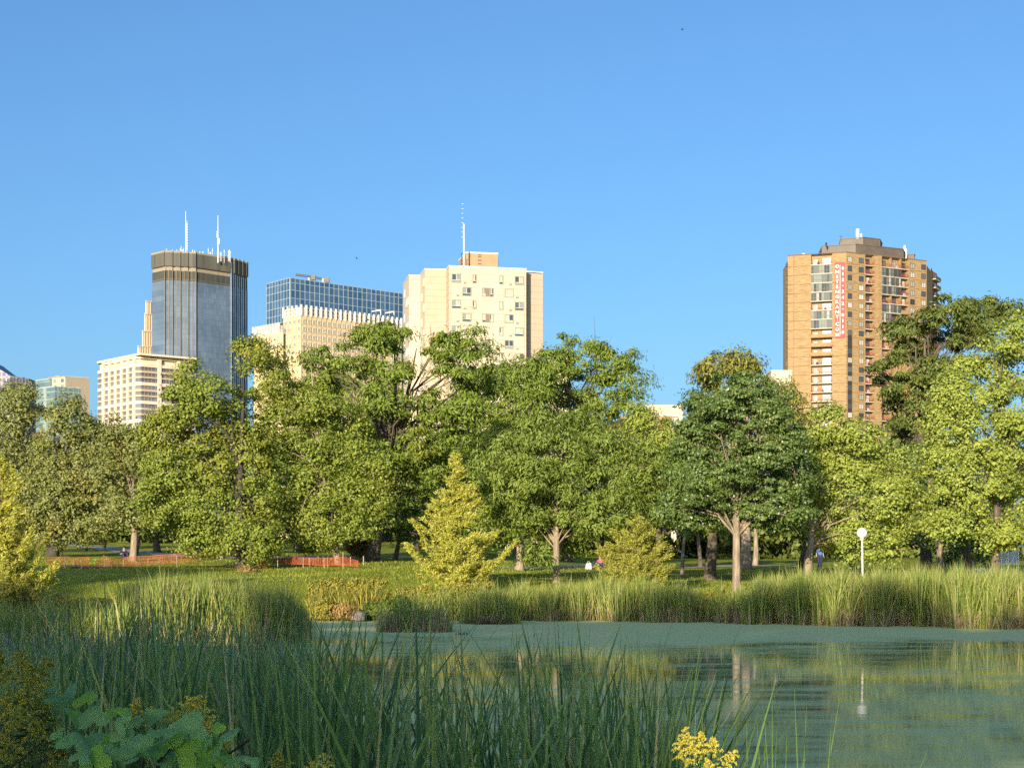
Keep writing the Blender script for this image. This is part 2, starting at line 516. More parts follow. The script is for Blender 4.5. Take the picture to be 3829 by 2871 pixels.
for i in range(NF):
    z = zrow(i)
    fB.put('window', wA, uB(617), z - .82, bt, .01)
    if i >= 9: fB.put('spandrel_panel', wPanel, uB(617), z + .87, bt, .01)
    fB.put('window', wB, uB(705), z - .8, bt, .01)
    fA.put('window', wC, uA(348), z - .9, bt, -R + .01)
    fA.put('window', wDoor, uA(435), z - 1.0, bt, -R + .01)
    fB.put('window', wBay, uB(768), z - 1.1, bt, -R + .01)
    if i < 9:
        fB.put('window', wBay, uB(895), z - 1.1, bt, -R + .01)
        fB.put('window', wBay, uB(975), z - 1.1, bt, -R + .01)
        fB.put('window', wBay, uB(1043), z - 1.1, bt, -R + .01)
        fB.put('window', wB, uB(1102), z - .8, bt, .01)
        fB.put('window', wB, uB(1188), z - .8, bt, .01)
    else:
        fB.put('window', wBay, uB(880), z - 1.1, bt, -R + .01)
    if i < 14: f0.put('window', window_mesh('window', 1.6, 1.3, m_bframe, m_dglass, 0) if i == 0 else bpy.data.objects['window'].data, f0.L * .5, z - 0.9, bt, -.28)


def balcony(fc, u0, u1, z, kind, parent):
    """z = middle of the window row; kinds: rail, brick, glazed"""
    zf = z - FH * 0.5
    mb = MB(); fc.box(mb, u0 - .1, u1 + .1, zf - .02, zf + .2, -R + .02, 0.25, 0)
    if kind == 'brick':
        fc.box(mb, u0 - .15, u1 + .15, zf + .2, zf + 1.25, 0.05, 0.27, 1)
        mb.build('brick_balcony', [m_joint, m_brick], parent); return
    if kind == 'rail':
        fc.box(mb, u0, u1, zf + 1.15, zf + 1.22, 0.16, 0.22, 1)
        w = u1 - u0; k = max(6, int(w / 0.35))
        for q in range(k + 1):
            c = u0 + w * q / k; fc.box(mb, c - .03, c + .03, zf + .2, zf + 1.15, 0.17, 0.21, 1)
        o = mb.build('balcony', [m_slab, m_rail], parent)
        if random.random() < 0.55:
            f_ = MB(); c = u0 + (u1 - u0) * random.uniform(.25, .75)
            fc.box(f_, c - .35, c + .35, zf + .55, zf + .65, -.5, .05); fc.box(f_, c - .3, c + .3, zf + .65, zf + 1.1, -.5, -.42)
            for q in (-.3, .26): fc.box(f_, c + q, c + q + .05, zf + .2, zf + .55, -.48, 0)
            link_o = f_.mesh('balcony_chair', [random.choice((m_rail, m_white, m_dark))])
            c_ = bpy.data.objects.new('balcony_chair', link_o); COL.objects.link(c_); c_.parent = parent; c_.location = -Vector(parent.location)
        return
    # glazed-in balcony: slab, upright bars, panes
    w = u1 - u0; k = max(4, int(w / 0.75))
    for q in range(k + 1):
        c = u0 + w * q / k; fc.box(mb, c - .05, c + .05, zf + .2, zf + FH - .02, 0.06, 0.16, 1)
    for zz in (zf + 1.0, zf + FH - .12): fc.box(mb, u0, u1, zz, zz + .09, 0.05, 0.13, 1)
    a, c = fc.pt(u0, .08), fc.pt(u1, .08)
    mb.build('glazed_balcony', [m_slab, m_bframe], parent)
    for q in range(k):
        a, c = fc.pt(u0 + w * q / k + .05, .03), fc.pt(u0 + w * (q + 1) / k - .05, .03)
        g = MB(); g.poly([(a.x, a.y, zf + .2), (c.x, c.y, zf + .2), (c.x, c.y, zf + FH - .05), (a.x, a.y, zf + FH - .05)])
        g.build('pane', m_bayglass, parent)


m_bayglass = windowmat('balcony_glass', [(0, (0.07, 0.09, 0.09)), (0.25, (0.13, 0.15, 0.14)), (0.5, (0.20, 0.23, 0.20)), (0.7, (0.36, 0.35, 0.30)), (0.78, (0.05, 0.06, 0.07))], 0.6, 0.12)
kinds_A = {0: 'rail', 1: 'glazed', 2: 'glazed', 3: 'glazed', 4: 'glazed', 5: 'rail', 6: 'glazed', 7: 'glazed', 8: 'brick', 9: 'brick', 10: 'brick'}
for i in range(17):
    balcony(fA, uA(318), uA(480), zrow(i), kinds_A.get(i, 'rail'), bt)
for i in range(NF):
    balcony(fB, uB(738), uB(803), zrow(i), 'brick' if i == 8 else 'rail', bt)
    if i < 10:
        balcony(fB, uB(858), uB(935), zrow(i), 'glazed' if i in (1, 2, 3, 5, 6) else 'rail', bt)
        if i < 8: balcony(fB, uB(941), uB(1012), zrow(i), 'glazed' if i in (1, 2, 3, 5) else 'rail', bt)
        if i < 7: balcony(fB, uB(1017), uB(1070), zrow(i), 'brick' if i == 5 else 'rail', bt)
    else:
        balcony(fB, uB(858), uB(935), zrow(i), 'rail', bt)
# far right wing, in shade
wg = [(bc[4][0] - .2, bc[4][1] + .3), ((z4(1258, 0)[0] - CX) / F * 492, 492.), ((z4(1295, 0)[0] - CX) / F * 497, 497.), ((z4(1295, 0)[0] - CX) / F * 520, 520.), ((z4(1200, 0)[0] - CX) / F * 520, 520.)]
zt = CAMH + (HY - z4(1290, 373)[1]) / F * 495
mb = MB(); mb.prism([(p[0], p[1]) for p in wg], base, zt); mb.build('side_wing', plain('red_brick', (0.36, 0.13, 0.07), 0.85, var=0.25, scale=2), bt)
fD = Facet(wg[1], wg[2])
for i in range(1, 8):
    mb = MB(); zz = zt - i * FH; fD.box(mb, -.6, fD.L + .1, zz - .15, zz + .15, -.2, 1.2); fD.box(mb, -.6, fD.L + .1, zz + .15, zz + 1.1, 1.1, 1.2, 1); mb.build('balcony', [m_slab, m_brownmetal], bt)
    fD.put('window', wC, fD.L * .4, zz + .5, bt, .02)
# rooftop penthouse
def roof_block(corners, Y0, zb, name, mat, parent, i0=1, deep=10):
    pl, zt = top_plan(corners, Y0, i0)
    a, c = pl[0], pl[-1]
    poly = pl + [(c[0] - 1, c[1] + deep), (a[0] + 1, a[1] + deep)]
    mb = MB(); mb.prism(poly, zb, zt, 0)
    for p, q in zip(pl[:-1], pl[1:]):
        fc = Facet(p, q)
        k = int(fc.L / 0.9)
        for j in range(k): fc.box(mb, fc.L * j / k, fc.L * j / k + .12, zb, zt - .25, 0.0, 0.08)
        fc.box(mb, -.05, fc.L + .05, zt - .15, zt + .1, -0.2, 0.15)
    mb.build(name, mat, parent)
    return pl, zt
pl1, zt1 = roof_block([z4(400, 166), z4(662, 150), z4(1030, 190), z4(1062, 252)], 466, roofz - 1, 'penthouse', m_brownmetal, bt)
pl2, zt2 = roof_block([z4(540, 112), z4(720, 98), z4(850, 113), z4(868, 150)], 470, zt1 - .5, 'penthouse', m_brownmetal, bt, deep=6)
roof_block([z4(1064, 232), z4(1115, 228), z4(1122, 240)], 486, roofz - 1, 'roof_box', m_brownmetal, bt, deep=4)
mb = MB(); a = W(*z4(678, 100), 471); mb.tube([(a.x, a.y, zt2 - .3), (a.x, a.y, zt2 + 2.6)], .55, 10); mb.tube([(a.x + 1.1, a.y, zt2 - .3), (a.x + 1.1, a.y, zt2 + 1.3)], .25, 8); mb.build('flue_pipe', m_white, bt)
for q in (1042, 1052): 
    mb = MB(); a = W(*z4(q, 200), 480); mb.tube([(a.x, a.y, roofz - .3), (a.x, a.y, a.z + (1.5 if q == 1042 else .5))], .3, 8); mb.build('roof_pipe', m_white, bt)
mb = MB(); a = W(*z4(434, 140), 466); mb.tube([(a.x, a.y, zt1 - 1), (a.x, a.y, a.z)], .08, 6); mb.tube([(a.x, a.y, a.z - .8), (a.x, a.y, a.z)], .28, 8); mb.build('roof_vent', m_dark, bt)
mb = MB(); a = W(*z4(548, 85), 472); mb.tube([(a.x, a.y, zt2 - 1), (a.x, a.y, a.z)], .05, 5); mb.tube([(a.x - .6, a.y, a.z), (a.x, a.y, a.z - .5), (a.x + .6, a.y, a.z)], .05, 5); mb.build('aerial', m_dark, bt)
mb = MB(); a = W(*z4(268, 230), 463); mb.sphere((a.x, a.y + 2, roofz + .1), .75, 0, 12, 6); mb.build('roof_dome', m_white, bt)

# ---- the banner
m_red = plain('banner_red', (0.50, 0.035, 0.03), 0.6, var=0.12, scale=0.8)
m_bwhite = plain('banner_white', (0.85, 0.80, 0.74), 0.6, var=0.04)
u0, u1 = uA(501), uA(584)
bz1, bz0 = fA.z(*z4(540, 292)), fA.z(*z4(540, 882))
bn = empty('banner', (*fA.pt((u0 + u1) / 2, .2), bz0), 'long red vertical banner with white letters hung on the brick tower corner', 'banner')
mb = MB(); 
NN = 36
for i in range(NN):
    za, zb = bz0 + (bz1 - bz0) * i / NN, bz0 + (bz1 - bz0) * (i + 1) / NN
    oa, ob = .12 + .05 * math.sin(i * .9), .12 + .05 * math.sin((i + 1) * .9)
    a0, a1, b0_, b1_ = fA.pt(u0, oa), fA.pt(u1 - .02, oa), fA.pt(u0, ob), fA.pt(u1 - .02, ob)
    mb.poly([(a0.x, a0.y, za), (a1.x, a1.y, za), (b1_.x, b1_.y, zb), (b0_.x, b0_.y, zb)])
mb.build('cloth', m_red, bn)
mb = MB(); fA.box(mb, uA(542) - .05, uA(542) + .05, bz0 + .8, bz1 - .8, .17, .19); mb.build('divider_line', m_bwhite, bn)


def letter(ch, fc, u, z, h, parent, off, mat, wmax=None):
    cu = bpy.data.curves.new('letter', 'FONT'); cu.body = ch; cu.size = 1.0; cu.align_x = 'CENTER'; cu.extrude = 0.01; cu.resolution_u = 3; cu.offset = 0.014
    o = bpy.data.objects.new('tmp', cu)
    me = bpy.data.meshes.new_from_object(o); bpy.data.objects.remove(o); bpy.data.curves.remove(cu)
    v = np.empty(len(me.vertices) * 3, dtype=np.float32); me.vertices.foreach_get('co', v); v = v.reshape(-1, 3)
    y0_, y1_ = v[:, 1].min(), v[:, 1].max()
    sc = h / 0.72
    w = v.copy()
    xs_ = v[:, 0] * sc * 1.12
    if wmax and (xs_.max() - xs_.min()) > wmax: xs_ = xs_ * wmax / (xs_.max() - xs_.min())
    w[:, 0] = xs_ - (xs_.max() + xs_.min()) / 2; w[:, 2] = (v[:, 1] - (0.36 if ch not in '.·-' else (y0_ + y1_) / 2)) * sc; w[:, 1] = -v[:, 2] * sc
    me.vertices.foreach_set('co', w.ravel()); me.materials.clear(); me.materials.append(mat); me.update()
    me.name = 'letter'
    p = fc.pt(u, off); link('letter', me, parent, (p.x, p.y, z), fc.rot)


txt = 'ONETENGRANT·COM'
ysz = [324, 366, 405, 443, 482, 521, 560, 599, 638, 677, 715, 744, 771, 811, 853]
for ch, yy in zip(txt, ysz): letter('.' if ch == '·' else ch, fA, uA(520), fA.z(*z4(520, yy)), 1.0, bn, .2, m_bwhite, 1.0)
ph = '612-342-0110'
ysz = [337, 382, 428, 474, 519, 564, 610, 655, 700, 745, 790, 833]
for ch, yy in zip(ph, ysz): letter(ch, fA, uA(564), fA.z(*z4(564, yy)), .95, bn, .2, m_bwhite, 0.72)

# ---- cream concrete apartment block (middle)
def panelmat(name, c0, c1, rough=0.8):
    m, n, l, b = nodes_of(name)
    tc = n.new('ShaderNodeTexCoord'); t = n.new('ShaderNodeTexNoise'); t.inputs['Scale'].default_value = 0.6; t.inputs['Detail'].default_value = 6
    l.new(tc.outputs['Object'], t.inputs[0]); r = ramp(n, [(0.3, c0), (0.7, c1)]); l.new(t.outputs[0], r.inputs[0]); l.new(r.outputs[0], b.inputs['Base Color'])
    b.inputs['Roughness'].default_value = rough
    return m
m_cream = panelmat('cream_concrete', (0.492, 0.410, 0.303), (0.541, 0.459, 0.353))
m_peach = panelmat('peach_dimmed_concrete', (0.440, 0.336, 0.240), (0.480, 0.376, 0.272))
m_tan = panelmat('tan_stucco', (0.336, 0.232, 0.128), (0.384, 0.272, 0.160))
m_seam = plain('panel_seam', (0.34, 0.26, 0.18), 0.9)
z3 = Z(1480, 800, 1659 / 600)
cc, croof = top_plan([z3(78, 735), z3(137, 640), z3(250, 641), z3(300, 575), z3(520, 581), z3(553, 543), z3(1348, 575)], 330.0, 5)
cc[2] = (cc[2][0], cc[1][1] + .3)
cb = empty('cream_apartment_block', (cc[5][0], cc[5][1], 4), 'cream concrete apartment block with scattered windows and a rooftop mast', 'apartment block')
wing, _ = top_plan([z3(1350, 613), z3(1520, 625)], 337.5, 0)
wing = [((z3(1340, 0)[0] - CX) / F * 336.0, 336.0), ((z3(1520, 0)[0] - CX) / F * 337.4, 337.4)]
fx = [Facet(cc[i], cc[i + 1]) for i in range(6)]
wf = Facet(wing[0], wing[1])
mats_c = [m_cream, m_cream, m_cream, m_peach, m_peach, m_cream]  # peach tone also paints the dimmer slanting light on the side face
for fc, mt in zip(fx, mats_c):
    mb = MB(); fc.box(mb, 0, fc.L - .004, base, croof, -1.0, 0); mb.build('wall', mt, cb)
mb = MB(); wf.box(mb, 0, wf.L, base, croof - .2, -1.0, 0); mb.build('wall', m_peach, cb)
mb = MB(); mb.prism([(cc[0][0] + .6, cc[0][1]), (cc[1][0] + .6, cc[1][1] + 1.2), (cc[2][0] + .3, cc[2][1] + 1.2), (cc[3][0] + .8, cc[3][1] + 1.2), (cc[4][0] + .4, cc[4][1] + 1.2), (cc[5][0] + .8, cc[5][1] + 1.2), (cc[6][0] - .4, cc[6][1] + 1.2), (cc[6][0] - .4, wing[0][1] + 1.2), (wing[1][0] - .3, wing[1][1] + 1.2), (wing[1][0] - .3, 352), (cc[0][0] + .6, 356)], base, croof - .3)
mb.build('inner_wall', m_peach, cb)
mb = MB()
for fc in fx + [wf]: fc.box(mb, -.05, fc.L + .05, croof, croof + .22, -.9, .08)
mb.build('parapet_cap', m_white, cb)
CFH = (1318 - 650) / 5 / (1659 / 600) / F * 330
fM = fx[5]
uM = lambda zx: fM.u(z3(zx, 0)[0])
zc0 = fM.z(*z3(620, 668))
SEAM = MB()
for i in range(-1, 28):
    for half in (0, 1):
        zz = zc0 + 1.0 - (i + half * .52) * CFH
        if zz > croof - .2 or zz < 22: continue
        for fc in (fM, fx[3], fx[1], fx[4]): fc.box(SEAM, 0.0, fc.L, zz - .035, zz + .035, 0.0, 0.02)
        wf.box(SEAM, 0.0, wf.L, zz - .035, zz + .035, 0.0, 0.02)
SEAM.build('panel_seams', m_seam, cb)['kind'] = 'stuff'
mb = MB()
for q in (786, 1117, 570, 1330): mb = MB(); fM.box(mb, uM(q) - .04, uM(q) + .04, base, croof - .02, 0.002, 0.03); mb.build('upright_seam', m_seam, cb)
m_cglass = windowmat('flat_glass', [(0, (0.05, 0.06, 0.07)), (0.3, (0.36, 0.37, 0.26)), (0.5, (0.09, 0.09, 0.09)), (0.62, (0.22, 0.25, 0.22)), (0.8, (0.42, 0.42, 0.32))], 0.1)
m_cframe = plain('olive_window_frame', (0.26, 0.25, 0.17), 0.6)
m_cbar = plain('cream_window_bar', (0.62, 0.58, 0.48), 0.6)
m_brownp = plain('brown_panel', (0.22, 0.15, 0.11), 0.8)
m_vent = plain('vent_grille', (0.30, 0.23, 0.17), 0.8)


def flat_window(u, z, w, h, parent, bars):
    p = fM.pt(u, .004)
    wm = ('cw', round(w, 2), bars)
    if wm not in CW:
        mb = MB(); fr = .11; x0, x1 = -w / 2, w / 2; d = .12
        mb.box(x0, x0 + fr, -d, 0, 0, h); mb.box(x1 - fr, x1, -d, 0, 0, h); mb.box(x0 + fr, x1 - fr, -d, 0, 0, fr); mb.box(x0 + fr, x1 - fr, -d, 0, h - fr, h)
        mb.box(x0 + fr, x1 - fr, -.1, 0, h * .27, h * .27 + .09, 1)
        for q in range(bars):
            c = x0 + w * (q + 1) / (bars + 1); mb.box(c - .05, c + .05, -.1, 0, h * .27 + .09, h - fr, 1)
        me = mb.mesh('window', [m_cframe, m_cbar])
        pw = (w - 2 * fr - .1 * bars) / (bars + 1)
        g = MB(); g.box(-pw / 2, pw / 2, -.05, 0, 0, h * .73 - fr - .09); gu = g.mesh('pane', [m_cglass])
        g = MB(); g.box(x0 + fr, x1 - fr, -.05, 0, 0, h * .27 - fr); gl = g.mesh('pane', [m_cglass])
        CW[wm] = (me, gu, gl, pw)
    me, gu, gl, pw = CW[wm]
    o = link('window', me, parent, (p.x, p.y, z), fM.rot)
    for q in range(bars + 1):
        c = bpy.data.objects.new('pane', gu); COL.objects.link(c); c.parent = o
        c.location = (-w / 2 + .11 + pw / 2 + q * (pw + .1), -.01, h * .27 + .09)
    c = bpy.data.objects.new('pane', gl); COL.objects.link(c); c.parent = o; c.location = (0, -.012, .11)


CW = {}
s3 = 600 / 1659 / F * 330
vent_me = MB(); vent_me.box(-.3, .3, -.05, 0, 0, .36)
for q in range(4): vent_me.box(-.27, .27, -.08, -.05, .05 + q * .08, .08 + q * .08)
vent_me = vent_me.mesh('vent', [m_vent])
for i in range(14):
    z = zc0 - i * CFH
    if i % 2 == 0:
        rows = [(625, 94, 1), (813, 40, 1), (1088, 40, 1), (1275, 94, 1)]; vents = (715, 1187)
    else:
        rows = [(732, 92, 1), (912, 40, 1), (989, 40, 1), (1170, 92, 1)]; vents = (642, 1257)
    for zx, w, bars in rows: flat_window(uM(zx), z - .85, w * s3, 88 * s3, cb, bars)
    for zx in vents: fM.put('vent', vent_me, uM(zx), z - 1.0, cb, .004)
    if i % 2:
        mb = MB(); fM.box(mb, uM(934), uM(967), z - .85, z - .85 + 88 * s3, 0.003, .06); mb.build('brown_panel', m_brownp, cb)
# side faces: narrow windows
wS = window_mesh('window', 1.3, 1.7, m_cbar, m_cglass, 1)
for i in range(12):
    z = zc0 - i * CFH - .9
    fx[0].put('window', wS, fx[0].L * (.25 if i % 2 == 0 else .6), z, cb, .01)
    if i % 2: fx[0].put('window', wS, fx[0].L * .85, z, cb, .01)
    fx[2].put('window', wS, fx[2].L * (.8 if i % 2 == 0 else .4), z, cb, .01)
pp, pz = top_plan([z3(652, 492), z3(728, 406), z3(1056, 419)], 337.0, 1)
mb = MB(); mb.prism([pp[0], pp[1], pp[2], (pp[2][0], pp[2][1] + 9), (pp[0][0], pp[0][1] + 2)], croof - .5, pz); mb.build('penthouse', m_tan, cb)
mb = MB()
for a, c in ((pp[0], pp[1]), (pp[1], pp[2])): Facet(a, c).box(mb, -.03, Facet(a, c).L + .03, pz, pz + .3, -.8, .08)
mb.build('penthouse_cap', m_white, cb)
fp = Facet(pp[1], pp[2])
for yy in (425, 445, 480, 517):
    mb = MB(); uu = fp.u(z3(866, 0)[0]); zz = fp.z(*z3(866, yy)); fp.box(mb, uu - .35, uu + .35, zz - .06, zz + .06, 0.0, .15); mb.build('rung', m_joint, cb)
mb = MB(); uu = fp.u(z3(985, 0)[0]); fp.box(mb, uu - .9, uu + .9, pz, pz + .5, -3, -2.2); mb.build('roof_vent', m_vent, cb)
mast = W(*z3(704, 105), 334)
mb = MB(); mb.tube([(mast.x, mast.y, croof), (mast.x, mast.y, croof + 5)], .16, 8); mb.tube([(mast.x, mast.y, croof + 5), (mast.x, mast.y, mast.z)], [.17, .15], 8)
for q in range(8): mb.box(mast.x - .5, mast.x - .1, mast.y - .02, mast.y + .02, croof + 7 + q * 1.0, croof + 7.06 + q * 1.0)
mb.build('mast', m_white, cb)
mb = MB()
for q in (-.5, .1): mb.tube([(mast.x + q, mast.y, croof), (mast.x + q, mast.y, croof + 3.6)], .06, 5)
for q in range(5): mb.box(mast.x - .5, mast.x + .1, mast.y - .03, mast.y + .03, croof + .6 + q * .7, croof + .68 + q * .7)
mb.build('ladder_frame', m_dark, cb)

# ---- tall blue glass tower (left)
def glassgrid(name, c0, c1, c2, sx, sz, mort, rough=0.12, refl=0.6, off=0.0):
    """small panes seen from over a kilometre away: tone differs from pane to pane"""
    m, n, l, b = nodes_of(name)
    tc = n.new('ShaderNodeTexCoord'); sp = n.new('ShaderNodeSeparateXYZ'); l.new(tc.outputs['Object'], sp.inputs[0])
    cb_ = n.new('ShaderNodeCombineXYZ'); a = n.new('ShaderNodeMath'); a.operation = 'ADD'
    l.new(sp.outputs[0], a.inputs[0]); l.new(sp.outputs[1], a.inputs[1]); l.new(a.outputs[0], cb_.inputs[0]); l.new(sp.outputs[2], cb_.inputs[1])
    br = n.new('ShaderNodeTexBrick'); l.new(cb_.outputs[0], br.inputs[0])
    br.offset = off; br.inputs['Scale'].default_value = 1; br.inputs['Brick Width'].default_value = sx; br.inputs['Row Height'].default_value = sz
    br.inputs['Mortar Size'].default_value = mort; br.inputs['Color1'].default_value = (*c0, 1); br.inputs['Color2'].default_value = (*c1, 1); br.inputs['Mortar'].default_value = (*c2, 1)
    br.inputs['Mortar Smooth'].default_value = .1
    t = n.new('ShaderNodeTexNoise'); t.inputs['Scale'].default_value = .05; t.inputs['Detail'].default_value = 3; l.new(tc.outputs['Object'], t.inputs[0])
    mx = n.new('ShaderNodeMix'); mx.data_type = 'RGBA'; mx.blend_type = 'MULTIPLY'; mx.inputs[0].default_value = 1
    rr = ramp(n, [(0.35, (.85, .85, .85)), (0.65, (1.15, 1.15, 1.15))]); l.new(t.outputs[0], rr.inputs[0])
    l.new(br.outputs[0], mx.inputs[6]); l.new(rr.outputs[0], mx.inputs[7]); l.new(mx.outputs[2], b.inputs['Base Color'])
    b.inputs['Roughness'].default_value = rough; b.inputs['Specular IOR Level'].default_value = refl
    return m
m_ids = glassgrid('blue_curtain_wall', (0.095, 0.14, 0.205), (0.13, 0.18, 0.25), (0.09, 0.125, 0.175), 3.0, 4.0, .18, rough=.3, refl=.5)
m_idsdark = glassgrid('dark_mechanical_band', (0.05, 0.055, 0.055), (0.08, 0.078, 0.065), (0.13, 0.115, 0.08), 6.0, 12.0, .3, rough=.5, refl=.3)
m_louvre = plain('grey_brown_louvres', (0.10, 0.095, 0.078), 0.7, var=0.35, scale=0.25, stretch=(1, 1, .05))
m_bronze = plain('gold_bronze_fin', (0.24, 0.20, 0.12), 0.6)
m_ledge = plain('tan_ledge', (0.288, 0.240, 0.168), 0.8)
z1 = Z(340, 760, 1224 / 620)
ic, iz = top_plan([z1(450, 372), z1(545, 350), z1(775, 362), z1(1033, 402), z1(1150, 438)], 1150.0, 1)
it = empty('glass_skyscraper', (ic[2][0], ic[2][1], 5), 'tall blue glass skyscraper with a dark crown and two rooftop aerials', 'skyscraper')
fi = [Facet(ic[i], ic[i + 1]) for i in range(4)]
zcb, ztn, zdk = fi[1].z(*z1(546, 463)), fi[1].z(*z1(546, 494)), fi[1].z(*z1(546, 568))
lev_ = [(base, zdk, m_ids, 'glass_wall', 0.0), (zdk, ztn, m_idsdark, 'dark_band', -0.3), (ztn, zcb, m_ledge, 'ledge', -0.8), (zcb, iz - 1.4, m_louvre, 'crown', .6), (iz - 1.4, iz, m_ledge, 'roof_edge', .7)]
for k, fc in enumerate(fi):
    for (za, zb, mt, nm, off) in lev_:
        mb = MB()
        steps = 8 if k in (1, 3) else 1
        for j in range(steps):
            ua, ub = fc.L * j / steps, fc.L * (j + 1) / steps
            o = off + (0.0 if steps == 1 else (0.9 if j % 2 else 0.0))
            fc.box(mb, ua, ub, za, zb, -3, o)
        mb.build(nm, mt, it)
    if k == 1:
        for j in range(9):
            mb = MB(); ua = fc.L * j / 8; fc.box(mb, ua - .14, ua + .14, base, ztn, -.5, 1.1); mb.build('fin', m_bronze, it)
    if k == 3:
        for j in range(8):
            mb = MB(); ua = fc.L * j / 8; fc.box(mb, ua - .2, ua + .3, base, iz - 3.5, -.5, 1.0); mb.build('fin', m_ids, it)
mb = MB(); bk = [(p[0], p[1] + 2.5) for p in ic]; mb.prism(bk + [(ic[4][0] * (ic[4][1] + 30) / ic[4][1] - 1.5, ic[4][1] + 30), (ic[0][0] + 4, ic[0][1] + 30)], base, iz - .5); mb.build('inner_wall', m_louvre, it)
m_steel = plain('pale_steel', (0.70, 0.70, 0.70), 0.5, var=.05)
def ids_at(zx, zy, Y=1165): return W(*z1(zx, zy), Y)
mb = MB(); a = ids_at(700, 60); mb.tube([(a.x, a.y, iz - 1), (a.x, a.y, a.z)], [.3, .18], 8)
for q in range(10): mb.box(a.x + .3, a.x + 1.2, a.y - .1, a.y + .1, iz + 4 + q * 2.0, iz + 5 + q * 2.0)
mb.tube([(a.x + .9, a.y, iz - 1), (a.x + .9, a.y, iz + 25)], .14, 5)
mb.build('aerial_mast', m_steel, it)
mb = MB(); a = ids_at(938, 92); mb.tube([(a.x, a.y, iz - 6), (a.x, a.y, iz + 12)], .45, 6); mb.tube([(a.x, a.y, iz + 12), (a.x, a.y, a.z)], [.3, .2], 6); mb.box(a.x + .3, a.x + 1.2, a.y - .5, a.y + .5, iz + 8, iz + 12)
for q in range(4): mb.box(a.x - 1.0, a.x + .1, a.y - .2, a.y + .2, iz + 13 + q * 1.2, iz + 13.6 + q * 1.2)
mb.build('aerial_mast', m_steel, it)
for zx, hh, ww in ((542, 3.5, 2.8), (560, 4.5, .3), (598, 4, 1.8), (603, 2.5, 2.5), (633, 4, .25), (662, 6.5, 2.2), (680, 5, 2.6), (750, 4, .4), (765, 3.5, .25), (803, 2.5, 1.5), (826, 2.5, 1.5), (866, 5, .25), (897, 5, .25), (882, 2, 2.1), (958, 2, 2.1), (984, 4, .6), (1018, 4, 2.1), (1028, 3, 1)):
    mb = MB(); a = ids_at(zx, 0)
    if ww > 1.3:
        mb.tube([(a.x - ww * .15, a.y, iz - 5), (a.x - ww * .15, a.y, iz + hh * .5)], .18, 5); mb.sphere((a.x, a.y, iz + hh * .6), ww * .3, 0, 8, 6); mb.tube([(a.x + ww * .2, a.y, iz - 5), (a.x + ww * .2, a.y, iz + hh)], .18, 5)
        mb.build('dish_aerial', m_white, it)
    else:
        mb.tube([(a.x, a.y, iz - 6), (a.x, a.y, iz + hh)], .15, 5); mb.box(a.x - .4, a.x + .4, a.y - .1, a.y + .1, iz + hh * .6, iz + hh * .6 + .2); mb.build('whip_aerial', m_steel, it)

# ---- stepped tan tower behind the blue one
wt = empty('stepped_stone_tower', (*W(*z1(400, 900), 1300)[:2], 5), 'slender tan stone tower with stepped top, showing left of the blue skyscraper', 'skyscraper')
m_wstone = panelmat('tan_stone', (0.450, 0.306, 0.171), (0.540, 0.378, 0.225))
for (zx0, zy, Y) in ((402, 730, 1310), (394, 822, 1304), (378, 950, 1298), (344, 1062, 1292)):
    a, c = W(*z1(zx0, zy), Y), W(*z1(640, zy), Y + 4)
    fc = Facet((a.x, a.y), (c.x, c.y)); mb = MB(); fc.box(mb, 0, fc.L, base, a.z, -20, 0); mb.build('wall', m_wstone, wt)
    for q in range(9):
        mb = MB(); fc.box(mb, .2 + q * 2.0, .9 + q * 2.0, base, a.z + 1.2, 0.0, .8); mb.build('rib', m_white if q == 0 else m_ledge, wt)
    mb = MB(); fc.box(mb, -.2, fc.L, a.z, a.z + .8, -2, 1.0); mb.build('cornice', m_ledge, wt)

# ---- white office block with a flat oversailing roof (in front of the blue tower)
m_wht = panelmat('white_stone', (0.576, 0.496, 0.368), (0.640, 0.560, 0.432))
m_span = panelmat('tan_spandrel', (0.400, 0.328, 0.216), (0.448, 0.368, 0.248))
m_oglass = windowmat('office_glass', [(0, (0.10, 0.11, 0.17)), (0.4, (0.14, 0.145, 0.20)), (0.7, (0.085, 0.09, 0.14))], .12)
wc_, wz = top_plan([z1(45, 1168), z1(360, 1104), z1(780, 1140)], 900.0, 1)
wb = empty('white_office_block', (wc_[1][0], wc_[1][1], 5), 'white office block with flat oversailing roof and rows of window bands', 'office block')
mb = MB(); c0_, c1_, c2_ = [Vector(p) for p in wc_]
mb.prism([tuple(c0_), tuple(c1_), tuple(c2_), (c2_.x * (c2_.y + 35) / c2_.y, c2_.y + 35), (c0_.x, c0_.y + 35)], wz - 1.2, wz); mb.build('roof_slab', m_wht, wb)
fL = Facet(W(*z1(50, 0), wc_[0][1] + 1)[:2], (W(*z1(325, 0), 905)[:2]))
fR = Facet(W(*z1(372, 0), 904)[:2], W(*z1(765, 0), wc_[2][1] + 3)[:2])
fN = Facet((fL.p1.x, fL.p1.y), (fR.p0.x, fR.p0.y))
sc1 = 620 / 1224 / F
zA = fR.z(*z1(372, 1182)) ; 
mb = MB(); mb.prism([tuple(fL.pt(0, -1.5)), tuple(fL.pt(fL.L, -1.5)), tuple(fR.pt(0, -1.5)), tuple(fR.pt(fR.L, -1.5)), (fR.p1.x * (fR.p1.y + 30) / fR.p1.y - .5, fR.p1.y + 30), (fL.p0.x, fL.p0.y + 30)], base, wz - 1.2); mb.build('inner_wall', m_wht, wb)
